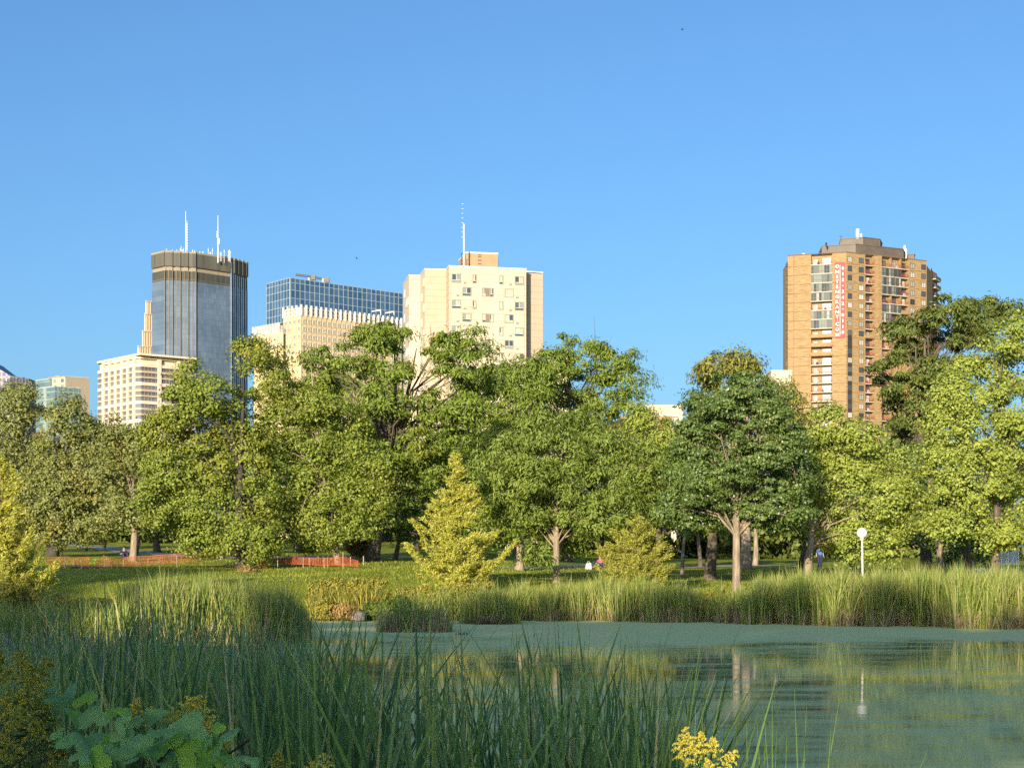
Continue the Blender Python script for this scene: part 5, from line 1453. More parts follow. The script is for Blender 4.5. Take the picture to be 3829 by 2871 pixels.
def cattail_plant(label, leaves, Y, basepx, mat, wid=.014, group=None):
    b0 = P(basepx, 1234, Y); b0.z = -.02 if Y > 5 else float(gz(b0.x, Y)); t = empty('cattail_plant', b0, label, 'cattail', group)
    for (tx, ty, bow) in leaves:
        tip = P(tx, ty, Y + rng.normal() * .12)
        st = b0 + Vector((rng.normal() * .015, rng.normal() * .015, 0))
        d = (tip - st)
        strap_leaf(curve_pts(st, tip, Vector((bow, 0, -abs(bow) * .1 + (.0 if abs(bow) < .1 else .12))), 12), wid * (.8 + .4 * rng.random()), t, mat, rng)
    return t


cattail_plant('tallest single cattail leaf cluster rising over the duckweed near the middle', [(1186, 1340, .02), (1140, 1450, -.03), (1255, 1345, -.04), (1275, 1350, .03)], 7.0, 1150, m_cat, .02)
cattail_plant('cattail with a thick dark leaf leaning left over the pond at the clump edge', [(676, 1262, -.03), (742, 1300, .03), (830, 1290, -.05), (640, 1390, -.05)], 7.2, 745, m_cat, .022)
cattail_plant('cattail with tall blades before the sunlit reed clump', [(384, 1245, .03), (355, 1300, .05), (470, 1290, -.06), (415, 1300, 0)], 8.0, 445, m_cat, .022)
cattail_plant('cattail with one blade arching right on the open water side', [(1358, 1370, .03), (1400, 1385, 0), (1428, 1425, .03), (1465, 1465, -.05)], 7.2, 1398, m_cat, .017)
cattail_plant('edge cattail leaning right with fanned blades above the bright goldenrod', [(1548, 1448, -.10), (1512, 1392, -.04), (1566, 1460, -.05), (1590, 1480, -.14), (1600, 1503, -.2), (1500, 1418, -.04)], 6.4, 1440, m_cat, .013)
cattail_plant('sunlit young cattail with a tall upright blade, right of the goldenrod', [(1716, 1490, .03), (1650, 1530, 0), (1668, 1510, -.02), (1742, 1525, 0)], 5.6, 1712, m_catlit, .010)
cattail_plant('sunlit young cattail with a long blade leaning right', [(1813, 1512, -.07), (1795, 1575, -.02), (1770, 1590, 0)], 5.6, 1765, m_catlit, .010)
cattail_plant('short sunlit blades between the goldenrod and the upright cattail', [(1612, 1560, 0), (1635, 1555, .02), (1655, 1565, -.02), (1678, 1570, .0), (1700, 1585, .02), (1590, 1575, .0)], 5.4, 1640, m_catlit, .009)
cattail_plant('lone sunlit blade arching right at the bottom edge', [(2004, 1618, -.10), (1848, 1655, 0)], 5.4, 1860, m_catlit, .010)

# ---- goldenrod
m_gold = leafmat('goldenrod_flowers', [(0.55, 0.46, 0.05), (0.72, 0.62, 0.09), (0.80, 0.72, 0.16)], trans=.2, rough=.7)
m_golddull = leafmat('fading_goldenrod', [(0.16, 0.22, 0.05), (0.30, 0.32, 0.05), (0.46, 0.42, 0.06), (0.62, 0.52, 0.08)], trans=.15, rough=.8)
m_goldleaf = leafmat('goldenrod_leaves', [(0.03, 0.07, 0.02), (0.06, 0.11, 0.03), (0.09, 0.14, 0.04)], trans=.25)


def plume_mesh(name, mat, rng, L=.16, w=.09, nbr=14, fl=.0045):
    C = []; mb = MB()
    mb.tube([(0, 0, -.02), (0, 0, L * .6), (0, 0, L)], [.002, .0015, .0006], 4)
    for i in range(nbr):
        t = (i + .5) / nbr; az = i * 2.4 + rng.normal() * .3
        d = np.array([math.cos(az), math.sin(az), 0]); r_ = w * (1 - t) ** .6 * (.7 + .5 * rng.random())
        for q in range(26):
            u = .12 + .88 * q / 25
            p = d * r_ * u + np.array([0, 0, L * (t * .9) + r_ * .75 * u - r_ * .55 * u ** 3])
            for _ in range(3): C.append(p + rng.normal(size=3) * .0035 + np.array([0, 0, .003]))
    C = np.array(C); n_ = len(C)
    V, Q = leaf_quads(C, unit(rng.normal(size=(n_, 3)) + [0, 0, .6]), rng.normal(size=(n_, 3)), np.full(n_, fl) * (.7 + .6 * rng.random(n_)), np.full(n_, fl * .7), 0)
    return np_mesh(name, V, Q, [mat])


plumes = {k_: [plume_mesh('flower_head', mt, np.random.default_rng(60 + i), .13 + .03 * i, .07 + .015 * i) for i in range(3)] for k_, mt in (('bright', m_gold), ('dull', m_golddull))}


def goldenrod(label, heads, kind, zb=None):
    """heads: (px, py, Y, scale, tilt)"""
    p0 = P(heads[0][0], heads[0][1], heads[0][2]); x0 = p0.x; Y0 = p0.y
    base_ = Vector((x0, Y0, .0)); t = empty('goldenrod', base_, label, 'goldenrod')
    rg_ = np.random.default_rng(int(heads[0][0] * 7 + heads[0][1]))
    for (px, py, Y, sc_, tl) in heads:
        p = P(px, py, Y); me = plumes[kind][rg_.integers(3)]
        o = bpy.data.objects.new('flower_head', me); COL.objects.link(o); o.parent = t
        o.location = p - base_ - Vector((0, 0, .08 * sc_)); o.scale = (sc_,) * 3; o.rotation_euler = (rg_.normal() * .25, tl, rg_.random() * 6)
        mb = MB(); b1 = Vector((p.x * .9 + x0 * .1 + rg_.normal() * .04, Y, 0)); top_ = p - Vector((0, 0, .08 * sc_)); mid = b1.lerp(top_, .5) + Vector((rg_.normal() * .03, 0, 0))
        mb.tube([b1, mid, top_], [.004, .003, .002], 5)
        mb.build('stem', m_goldleaf, t)
        n_ = 60; u = rg_.random(n_) ** .8; zz = u[:, None] * (np.array(top_) - np.array(b1))[None] + np.array(b1)[None]
        az = rg_.random(n_) * 6.28; A = np.stack([np.cos(az), np.sin(az), .25 * np.ones(n_)], -1)
        ln = .035 * sc_ * (.6 + .6 * rg_.random(n_))
        V, Q = leaf_quads(zz + A * ln[:, None], unit(np.array([0, 0, 1.]) + rg_.normal(size=(n_, 3)) * .35), A, ln, ln * .17, .3)
        link('leaves', np_mesh('leaves', V, Q, [m_goldleaf]), t)
    return t


rg2 = np.random.default_rng(4)
goldenrod('bright yellow sunlit goldenrod at the bottom right of the cattails', [(1519, 1596, 5.0, .62, 0), (1492, 1600, 5.02, .55, -.3), (1548, 1606, 5.0, .55, .35), (1480, 1622, 4.98, .5, -.5), (1560, 1632, 4.98, .5, .5), (1512, 1622, 4.94, .6, .1), (1540, 1648, 4.92, .5, .3)], 'bright')
hd = [(float(rg2.uniform(-25, 112)), float(rg2.uniform(1425, 1650)), float(rg2.uniform(5.2, 6.2)), float(rg2.uniform(.65, 1.0)), float(rg2.normal() * .4)) for _ in range(34)]
hd = [h_ for h_ in hd if h_[0] < 60 + (h_[1] - 1400) * .28]
goldenrod('big clump of fading goldenrod in the lower left corner', [(20, 1425, 5.6, 1.2, .2), (58, 1445, 5.6, 1.0, .6)] + hd, 'dull')
goldenrod('yellow goldenrod tip behind the grape leaves, left one', [(288, 1520, 5.9, .6, .1), (300, 1540, 5.9, .6, .7), (278, 1548, 5.9, .5, -.4)], 'bright')
goldenrod('broad yellow goldenrod head above the grape leaves, right one', [(398, 1532, 5.9, .75, -.3), (425, 1528, 5.9, .75, 0), (452, 1545, 5.9, .75, .6), (384, 1550, 5.8, .6, -.6), (440, 1565, 5.8, .6, .5), (372, 1590, 5.75, .6, 0), (490, 1602, 5.75, .6, .3)], 'bright')
goldenrod('olive goldenrod sprig at the bottom edge right of the vine', [(598, 1640, 5.4, .7, 0), (615, 1650, 5.4, .6, .5)], 'dull')
goldenrod('pair of yellow goldenrod tips at the bottom edge', [(664, 1655, 5.3, .5, 0), (705, 1656, 5.3, .5, .2), (690, 1662, 5.3, .5, -.2)], 'bright')

# ---- wild grape vine
def grapeleaf_mat(name, c0, c1, vein):
    m, n, l, b = nodes_of(name)
    tc = n.new('ShaderNodeTexCoord'); t = n.new('ShaderNodeTexNoise'); t.inputs['Scale'].default_value = 18; t.inputs['Detail'].default_value = 5; l.new(tc.outputs['Object'], t.inputs[0])
    r = ramp(n, [(0.3, c0), (0.7, c1)]); l.new(t.outputs[0], r.inputs[0])
    vo = n.new('ShaderNodeTexVoronoi'); vo.feature = 'DISTANCE_TO_EDGE'; vo.inputs['Scale'].default_value = 55; l.new(tc.outputs['Object'], vo.inputs[0])
    rv = ramp(n, [(0.0, (1, 1, 1)), (0.06, (0, 0, 0))]); l.new(vo.outputs[0], rv.inputs[0])
    mx = n.new('ShaderNodeMix'); mx.data_type = 'RGBA'; l.new(rv.outputs[0], mx.inputs[0]); l.new(r.outputs[0], mx.inputs[6]); mx.inputs[7].default_value = (*vein, 1)
    l.new(mx.outputs[2], b.inputs['Base Color']); b.inputs['Roughness'].default_value = .5; b.inputs['Specular IOR Level'].default_value = .4
    bp = n.new('ShaderNodeBump'); bp.inputs['Strength'].default_value = .4; bp.inputs['Distance'].default_value = .002; l.new(vo.outputs[0], bp.inputs['Height']); l.new(bp.outputs[0], b.inputs['Normal'])
    tr = n.new('ShaderNodeBsdfTranslucent'); l.new(mx.outputs[2], tr.inputs[0]); ms = n.new('ShaderNodeMixShader'); ms.inputs[0].default_value = .3
    l.new(b.outputs[0], ms.inputs[1]); l.new(tr.outputs[0], ms.inputs[2]); l.new(ms.outputs[0], n['Material Output'].inputs['Surface'])
    return m
gl1 = grapeleaf_mat('grape_leaf_green', (0.15, 0.33, 0.09), (0.23, 0.42, 0.13), (0.30, 0.48, 0.16))
gl2 = grapeleaf_mat('grape_leaf_yellow_green', (0.22, 0.42, 0.03), (0.30, 0.50, 0.05), (0.16, 0.30, 0.05))  # yellow-green tint and darker veins paint light coming through the leaf


def grape_leaf(mat, rng, cup):
    """heart shaped, toothed, folded along its midrib"""
    n_ = 60; pts = []
    for i in range(n_):
        a = -PI / 2 + 2 * PI * (i + .5) / n_
        r_ = 1.0 + .27 * math.cos(3 * (a - PI / 2)) - .12 * math.cos(2 * (a - PI / 2)) + .06 * math.cos(5 * a)
        notch = math.exp(-((a + PI / 2) % (2 * PI) if (a + PI / 2) % (2 * PI) < PI else 2 * PI - (a + PI / 2) % (2 * PI)) ** 2 / .09)
        r_ *= 1 - .62 * notch
        r_ *= 1 + (.07 if i % 2 else -.05)
        pts.append((r_ * math.cos(a), r_ * math.sin(a)))
    V = [(0, 0, 0)]; rings = (.35, .7, 1.0)
    for k_ in rings:
        for (x, y) in pts:
            X, Y_ = x * k_, y * k_
            V.append((X, Y_, cup * (abs(X) ** 1.4) - .22 * Y_ * Y_ * (1 if Y_ > 0 else .5) + .05 * math.sin(4 * X + 3 * Y_)))
    me = bpy.data.meshes.new('leaf'); Fc = [(0, 1 + i, 1 + (i + 1) % n_) for i in range(n_)]
    for q in range(2):
        for i in range(n_):
            j = (i + 1) % n_; a = 1 + q * n_; c = 1 + (q + 1) * n_
            Fc.append((a + i, c + i, c + j, a + j))
    me.from_pydata(V, [], Fc); me.materials.append(mat); me.polygons.foreach_set('use_smooth', [True] * len(Fc)); me.update()
    return me


gmesh = [grape_leaf(gl1, rng, .25), grape_leaf(gl1, rng, -.2), grape_leaf(gl2, rng, .2), grape_leaf(gl1, rng, .4), grape_leaf(gl2, rng, -.15)]
vb = P(300, 1650, 5.6); vine = empty('grape_vine', Vector((vb.x, 5.6, 0)), 'wild grape vine with broad toothed leaves at the bottom left', 'vine')
gp_ = [(410, 965, 100, 1), (640, 985, 130, 0), (690, 1180, 110, 2), (860, 1185, 110, 0), (800, 1010, 90, 2), (1075, 1130, 75, 2), (1110, 1235, 85, 1), (1240, 1235, 85, 0), (1420, 1215, 115, 3), (690, 1400, 110, 1), (900, 1420, 125, 0), (1080, 1410, 105, 4), (1270, 1440, 120, 3), (1500, 1450, 135, 2), (1750, 1480, 140, 4), (1950, 1570, 135, 2), (1745, 1290, 135, 0), (2030, 1390, 125, 1), (1180, 1550, 120, 0), (860, 1570, 120, 4), (1360, 1550, 105, 0), (2160, 1620, 70, 1), (540, 1340, 60, 0), (150, 1160, 60, 2), (1620, 1600, 110, 1), (1500, 1330, 90, 0), (1980, 1300, 80, 4), (1000, 1530, 100, 0), (1900, 1420, 90, 0), (2260, 1560, 60, 0), (2330, 1600, 60, 1), (2080, 1560, 70, 4), (740, 1540, 80, 1), (1130, 1370, 90, 1)]
for i, (zx, zy, sz, kd) in enumerate(gp_):
    px, py = zx / 4.254, 1271 + zy / 4.254; Y = 5.25 + .5 * (1 - (zy - 950) / 700) + rng.normal() * .08
    p = P(px, py, Y); o = bpy.data.objects.new('leaf', gmesh[kd]); COL.objects.link(o); o.parent = vine
    o.location = p - Vector(vine.location); s_ = sz / 4.254 / 3400 * Y * 1.18
    o.scale = (s_, s_, s_); o.rotation_euler = (math.radians(50 + rng.normal() * 24), rng.normal() * .5, rng.normal() * .7)
    mb = MB(); mb.tube([p + Vector((0, .015, -.01)), p + Vector((rng.normal() * .03, .06, -.08)), p + Vector((rng.normal() * .05, .1, -.22))], .0016, 5); mb.build('stalk', m_goldleaf, vine)
for k_ in range(7):
    a = P(60 + 70 * k_, 1660, 5.8); mb = MB(); mb.tube([(a.x, 5.8, 0), (a.x + .05, 5.75, .9), (a.x + rng.normal() * .08, 5.6, a.z + .05), (a.x + .15, 5.5, a.z + .14)], .005, 6); mb.build('stem', m_barkdark, vine)


# ---- bushes and weeds on the far bank
def bush(name, label, cat, lobes, Y, mat, seed, rc=.16, per=40, leaf=.05, style='broad', dens=1.0):
    rng = np.random.default_rng(seed); s = Y / 3400
    cx_ = sum(l_[0] for l_ in lobes) / len(lobes); b0 = P(cx_, 0, Y)
    L_ = []
    for (px, py, rx, ry) in lobes:
        c = P(px, py, Y); c.y += rng.normal() * .2; L_.append((c, rx * s, (rx + ry) / 2 * s, ry * s))
    A = sum(4 * PI * l_[1] * l_[3] for l_ in L_)
    V, Q, cen = make_crown(L_, max(25, int(A * dens / (rc * rc * 1.4))), per, leaf, rc, rng, style, .62, .8)
    t = empty(name, (b0.x, Y, float(gz(b0.x, Y))), label, cat)
    link('foliage', np_mesh('foliage', V, Q, [mat]), t)
    mb = MB()
    for j in rng.choice(len(cen), min(14, len(cen)), replace=False):
        tip = Vector(cen[j]); mb.tube([Vector((b0.x + rng.normal() * .1, Y, float(gz(b0.x, Y)) - .05)), Vector((b0.x, Y, 0)).lerp(tip, .6) + Vector((0, 0, .1)), tip], [.02, .012, .005], 4)
    mb.build('stems', m_bark, t)
    return t


m_yel = leafmat('yellow_weeds', [(0.26, 0.24, 0.03), (0.40, 0.34, 0.05), (0.50, 0.42, 0.07), (0.20, 0.24, 0.03)], trans=.3)
m_orange = leafmat('orange_weeds', [(0.42, 0.26, 0.10), (0.50, 0.36, 0.10), (0.36, 0.20, 0.09)], trans=.25)
m_weed = leafmat('green_weeds', [(0.08, 0.14, 0.02), (0.14, 0.21, 0.03), (0.22, 0.27, 0.05)], trans=.3)
m_gseed = leafmat('goldenrod_bank', [(0.12, 0.17, 0.03), (0.24, 0.26, 0.04), (0.42, 0.36, 0.06), (0.52, 0.42, 0.08)], trans=.3)
bush('goldenrod_bush', 'goldenrod stand on the bank, left half, above the orange shrub', 'goldenrod', [(690, 1270, 24, 20), (722, 1265, 26, 18), (705, 1292, 38, 22), (745, 1285, 22, 24), (740, 1262, 16, 10)], 71.5, m_gseed, 51)
bush('goldenrod_bush', 'goldenrod stand on the bank, right half, above the boulder', 'goldenrod', [(780, 1270, 26, 20), (808, 1262, 24, 14), (826, 1258, 10, 8), (795, 1292, 34, 24), (818, 1300, 16, 22)], 71.5, m_gseed, 52)
bush('yellow_shrub', 'bright yellow shrub at the water by the dark reed clump edge', 'shrub', [(690, 1318, 20, 20), (706, 1312, 14, 22), (716, 1326, 12, 14)], 70.0, m_yel, 53)
bush('orange_shrub', 'orange-pink shrub at the water beside the yellow one', 'shrub', [(742, 1318, 20, 18), (758, 1322, 16, 14), (732, 1328, 16, 12)], 70.0, m_orange, 54)
bush('green_shrub', 'yellow-green weeds right of the boulder', 'shrub', [(810, 1318, 20, 18), (838, 1312, 18, 20), (862, 1306, 20, 18)], 70.2, m_weed, 55)
bush('dry_shrub', 'pinkish dry shrub in front of the skirted linden trunk', 'shrub', [(530, 1240, 22, 18), (548, 1246, 18, 16)], 86, m_orange, 56)
bush('yellow_weeds', 'sunlit yellow weeds on the bank left of the pale maple trunk', 'weeds', [(1640, 1283, 42, 20), (1665, 1275, 24, 12), (1690, 1296, 22, 20), (1610, 1296, 24, 18)][:0] + [(1555, 1290, 24, 16), (1520, 1300, 28, 16), (1575, 1300, 20, 16)], 70.5, m_yel, 57)
bush('yellow_weeds', 'rusty and green weeds under the spired golden larch', 'weeds', [(870, 1285, 28, 16), (910, 1278, 30, 14), (950, 1284, 28, 14), (1040, 1262, 26, 12), (1000, 1272, 30, 12)], 72, m_gseed, 58)
bush('golden_weeds', 'golden weeds under the larch at the left edge', 'weeds', [(20, 1282, 34, 22), (60, 1290, 30, 18), (-20, 1285, 30, 24), (110, 1296, 34, 12), (160, 1300, 34, 10), (215, 1302, 34, 10)], 57, m_yel, 59)

# ---- boulder and stones at the water
def rock(name, label, c, r, mat, seed, sz=.6, cat='boulder'):
    rg_ = random.Random(seed); mb = MB(); mb.sphere((0, 0, 0), 1, 0, 14, 9)
    V = np.array(mb.v); ph = [rg_.uniform(0, 6) for _ in range(6)]
    f_ = 1 + .16 * np.sin(V[:, 0] * 3 + ph[0]) + .12 * np.sin(V[:, 1] * 4 + ph[1]) + .1 * np.sin(V[:, 2] * 5 + V[:, 0] * 2 + ph[2])
    mb.v = [tuple(p) for p in (V * f_[:, None] * np.array([r, r * .8, r * sz]) + np.array(c))]
    o = mb.build(name, mat, None, smooth=True); return tag(o, label, cat)
reed_bed('goldenrod_stems', 'upright flowering stems among the bank goldenrod', 2600, (668, 836), lambda p, r: 70.6 + 1.6 * r, [(668, 1.2), (690, 1.75), (715, 1.55), (742, 1.8), (765, 1.5), (790, 1.75), (815, 1.85), (836, 1.4)], m_gseed, rng, .05, cat='goldenrod', lean=.3, jit=.12)
m_rock = plain('pale_boulder', (0.19, 0.18, 0.17), .9, var=.3, scale=3, bump=.5); m_pink = plain('pinkish_stone', (0.36, 0.27, 0.22), .9, var=.3, scale=4, bump=.4)
rock('boulder', 'pale grey boulder at the water below the goldenrod', P(776, 1330, 69.6), .36, m_rock, 1, .55)
for i, (px, py, r_, lab) in enumerate(((764, 1335, .13, 'leftmost small pink stone under the boulder'), (772, 1337, .16, 'larger pink stone in front of the boulder'), (783, 1336, .12, 'small pink stone at the right foot of the boulder'))):
    rock('stone', lab, P(px, py, 69.0), r_, m_pink, 5 + i, .8, 'stone')

# ------------------------------------------------------------------ globe lamp
m_globe, n, l, b = nodes_of('white_globe'); b.inputs['Base Color'].default_value = (0.86, 0.85, 0.8, 1); b.inputs['Roughness'].default_value = .35; b.inputs['Subsurface Weight'].default_value = .0
m_pole = plain('cream_lamp_pole', (0.62, 0.55, 0.42), .5)
Yg = 70.0; gpos = P(1862, 1151, Yg); gr = 11.2 / 3400 * Yg
zg_ = float(gz(gpos.x, Yg)); lamp = empty('globe_lamp', (gpos.x, Yg, zg_), 'white globe park lamp on a slim cream pole above the reeds', 'street lamp')
mb = MB(); mb.tube([(gpos.x + .06, Yg, zg_ - .1), (gpos.x + .04, Yg, zg_ + .5), (gpos.x, Yg, gpos.z - gr)], [.06, .05, .045], 10); mb.build('pole', m_pole, lamp, True)
mb = MB(); mb.tube([(gpos.x, Yg, gpos.z - gr - .1), (gpos.x, Yg, gpos.z - gr + .03)], [.07, .10], 10); mb.build('fitter', m_pole, lamp)
mb = MB(); mb.sphere(gpos, gr, 0, 28, 18); mb.build('globe', m_globe, lamp, True)

# ------------------------------------------------------------------ orange safety fence, stakes, sign, barricade
m_net = leafmat('orange_netting', [(0.42, 0.075, 0.03), (0.55, 0.12, 0.04)], trans=.35, rough=.5)  # orange darkened towards red: shade on the net is put into its colour
m_lath = plain('wood_lath', (0.36, 0.28, 0.18), .8)


def netting(label, pts, stakes):
    """pts: (px, row of top, row of bottom) on the lawn"""
    g_ = [(P(px, 0, Y).x, Y, CAMH + (1234 - yt) / 3400 * Y, CAMH + (1234 - yb) / 3400 * Y) for px, yt, yb, Y in pts]
    t = empty('safety_fence', (g_[0][0], g_[0][1], g_[0][3]), label, 'safety fence')
    # resample
    L_ = [0]
    for a, c in zip(g_[:-1], g_[1:]): L_.append(L_[-1] + math.hypot(c[0] - a[0], c[1] - a[1]))
    tot = L_[-1]; nn = int(tot / .10); tv = np.linspace(0, tot, nn + 1); G = np.array([[np.interp(q, L_, [r[k] for r in g_]) for k in range(4)] for q in tv])
    G[:, 1] += .12 * np.sin(tv * 1.7) + .06 * np.sin(tv * 4.1)
    V = []; Fc = []
    def quad(a, b2, c, d): i = len(V); V.extend([a, b2, c, d]); Fc.append((i, i + 1, i + 2, i + 3))
    rows = 7; w = .022
    for i in range(nn):
        for r_ in range(rows + 1):
            f0 = r_ / rows
            za = G[i, 3] + (G[i, 2] - G[i, 3]) * f0; zb = G[i + 1, 3] + (G[i + 1, 2] - G[i + 1, 3]) * f0
            ww = w * (1.6 if r_ in (0, rows) else 1)
            quad((G[i, 0], G[i, 1], za), (G[i + 1, 0], G[i + 1, 1], zb), (G[i + 1, 0], G[i + 1, 1], zb + ww), (G[i, 0], G[i, 1], za + ww))
        quad((G[i, 0], G[i, 1], G[i, 3]), (G[i, 0] + .018, G[i, 1], G[i, 3]), (G[i, 0] + .018, G[i, 1], G[i, 2]), (G[i, 0], G[i, 1], G[i, 2]))
    o = link('netting', np_mesh('netting', V, Fc, [m_net]), t); o['kind'] = 'stuff'
    for (px, yt, yb, Y) in stakes:
        a, c = P(px, yt, Y), P(px, yb, Y); mb = MB(); mb.box(a.x - .018, a.x + .018, Y - .06, Y - .03, c.z - .1, a.z); mb.build('stake', m_lath, t)
    return t


def gy(px, py): return ground_at(px, py).y
YF = gy(150, 1224)
netting('short panel of orange safety netting at the left, under the oaks', [(100, 1206, 1225, YF), (130, 1204, 1225, YF), (165, 1206, 1225, YF), (195, 1204, 1224, YF)], [(140, 1204, 1231, YF - 1), (121, 1209, 1228, YF), (160, 1211, 1229, YF)])
netting('long sagging run of orange safety netting behind the skirted linden', [(207, 1218, 1224, YF), (222, 1200, 1224, YF), (240, 1208, 1222, YF), (270, 1204, 1222, YF + 1), (330, 1201, 1219, YF + 1), (380, 1196, 1216, YF + 1), (430, 1190, 1212, YF + 2), (480, 1186, 1206, YF + 3), (530, 1190, 1210, YF + 3), (560, 1196, 1212, YF + 2), (600, 1200, 1216, YF + 2), (650, 1205, 1219, YF + 1), (700, 1206, 1221, YF + 1), (740, 1203, 1221, YF), (775, 1212, 1224, YF - 1)],
        [(226, 1206, 1225, YF - .5), (267, 1208, 1224, YF), (320, 1206, 1222, YF), (382, 1200, 1220, YF), (600, 1201, 1220, YF), (655, 1203, 1222, YF), (700, 1205, 1223, YF), (741, 1192, 1224, YF - 1)])
lath = MB(); lath.box(-.025, .025, -.01, .01, -.1, .55); lathm = lath.mesh('lath_stake', [m_lath])
for si, (px, py) in enumerate(((176, 1229), (240, 1228), (305, 1227), (345, 1228), (640, 1223), (668, 1224), (708, 1224), (757, 1223), (785, 1221), (618, 1222))):
    q = ground_at(px, py); tag(link('lath_stake', lathm, None, (q.x, q.y, q.z), 0), ['stake in front of the right end of the short netting panel', 'stake in the gap between the two orange netting panels', 'stake just left of the pale oak trunk, under the netting', 'stake midway between pale oak trunk and skirted linden', 'second stake right of the barricade', 'third stake right of the barricade', 'stake straight below the pale linden trunk, slightly left', 'stake at the right end of the long netting', 'stake right of the netting end, beside the thick leaning trunk', 'first stake right of the barricade'][si], 'stake', 'wooden stakes by the orange netting')
q = P(475, 1198, YF + 1.6); sg = empty('notice_board', (q.x, q.y, q.z), 'small white notice fixed to the orange netting', 'sign')
mb = MB(); mb.box(q.x - .33, q.x + .33, q.y - .02, q.y, q.z - .25, q.z + .22); mb.build('board', m_white, sg)
for r_ in range(2):
    mb = MB(); mb.box(q.x - .24, q.x + .2 - .1 * r_, q.y - .026, q.y - .021, q.z + .10 - .09 * r_, q.z + .13 - .09 * r_); mb.build('print_line', m_joint, sg)
q = ground_at(566, 1226); m_orp = plain('safety_orange', (0.75, 0.20, 0.04), .5)
bd = empty('barricade', q, 'small orange and white barricade on the lawn beside the skirted linden', 'barricade')
mb = MB(); mb.tube([q, q + Vector((0, 0, .08))], [.32, .32], 12); mb.build('base', m_orp, bd)
mb = MB(); mb.tube([q + Vector((0, 0, .08)), q + Vector((0, 0, .85))], [.24, .14], 12); mb.build('drum', m_orp, bd)
mb = MB(); mb.tube([q + Vector((0, 0, .5)), q + Vector((0, 0, .66))], [.19, .175], 12); mb.build('white_band', m_white, bd)
mb = MB(); mb.box(q.x - .9, q.x + .7, q.y - .35, q.y - .31, q.z + .55, q.z + .68); mb.build('bar', m_white, bd)

# ------------------------------------------------------------------ kiosk sign, picket rail and stone edge at the right
q0 = ground_at(2110, 1243); Yp = min(q0.y, 92)
a = P(2150, 1243, Yp)
for (x0, x1, lab) in ((2106, 2150, 'white picket rail seen over the reeds near the right edge'), (2166, 2190, 'short white picket rail right of the sign frame')):
    A_, B_ = P(x0, 1243, Yp), P(x1, 1243, Yp); t = empty('picket_rail', A_, lab, 'fence')
    hh = 17 / 3400 * Yp
    for zz in (.06, hh * .75):
        mb = MB(); mb.box(A_.x, B_.x, Yp, Yp + .04, A_.z + zz, A_.z + zz + .06); mb.build('rail', m_white, t)
    k = int((B_.x - A_.x) / .14)
    for i in range(k + 1):
        xx = A_.x + (B_.x - A_.x) * i / k; mb = MB(); mb.box(xx - .035, xx + .035, Yp - .03, Yp - .005, A_.z, A_.z + hh); mb.build('picket', m_white, t)
A_ = P(2168, 1216, Yp + 4); t = empty('park_notice_board', A_, 'pale framed park notice board standing at the right edge', 'notice board')
for x in (2150, 2164, 2178, 2200):
    p = P(x, 1243, Yp + 4); mb = MB(); mb.box(p.x - .04, p.x + .04, Yp + 4, Yp + 4.08, p.z - .6, P(x, 1188, Yp + 4).z); mb.build('post', m_white, t)
m_pan = plain('pale_blue_panel', (0.35, 0.42, 0.45), .4)
for x0, x1 in ((2151, 2163), (2165, 2177), (2179, 2199)):
    p, r_ = P(x0, 1216, Yp + 4), P(x1, 1191, Yp + 4); mb = MB(); mb.box(p.x + .04, r_.x - .04, Yp + 4.02, Yp + 4.05, p.z, r_.z); mb.build('panel', m_pan, t)
p, r_ = P(2150, 1219, Yp + 4), P(2202, 1216, Yp + 4); mb = MB(); mb.box(p.x, r_.x, Yp + 3.98, Yp + 4.1, p.z, r_.z); mb.build('rail', m_white, t)
A_ = P(2180, 1256, Yp - 3); t = empty('stone_kerb', A_, 'sunlit pale stone edging at the right edge of the bank', 'stone edging')
for i in range(5):
    p = P(2178 + i * 12, 1256, Yp - 3); mb = MB(); mb.box(p.x, p.x + .28, Yp - 3 + .03 * (i % 2), Yp - 2.6, p.z - .3, p.z + .36 + .03 * (i % 3)); mb.build('stone', m_pink, t)

# ------------------------------------------------------------------ people
m_skin = plain('skin', (0.42, 0.26, 0.18), .6); m_navy = plain('navy_cloth', (0.03, 0.035, 0.09), .9); m_pinkc = plain('pink_cloth', (0.55, 0.10, 0.20), .9); m_bluec = plain('blue_cloth', (0.08, 0.18, 0.42), .9); m_silhc = plain('silhouette_cloth', (0.015, 0.017, 0.025), .9); m_hair = plain('dark_hair', (0.03, 0.02, 0.015), .8)


def skin_mesh(name, nodes, edges, mats, parent, root=0):
    me = bpy.data.meshes.new(name); me.from_pydata([n_[0] for n_ in nodes], edges, []); o = bpy.data.objects.new(name, me); COL.objects.link(o)
    o.modifiers.new('skin', 'SKIN'); sk = me.skin_vertices
    if not sk:
        import bmesh
        bm = bmesh.new(); bm.from_mesh(me); bm.verts.layers.skin.verify(); bm.to_mesh(me); bm.free()
    for i, n_ in enumerate(nodes): me.skin_vertices[0].data[i].radius = (n_[1], n_[1] * n_[2] if len(n_) > 2 else n_[1]); me.skin_vertices[0].data[i].use_root = (i == root)
    ss = o.modifiers.new('sub', 'SUBSURF'); ss.levels = 1; ss.render_levels = 2
    for m in mats: me.materials.append(m)
    o.parent = parent
    return o


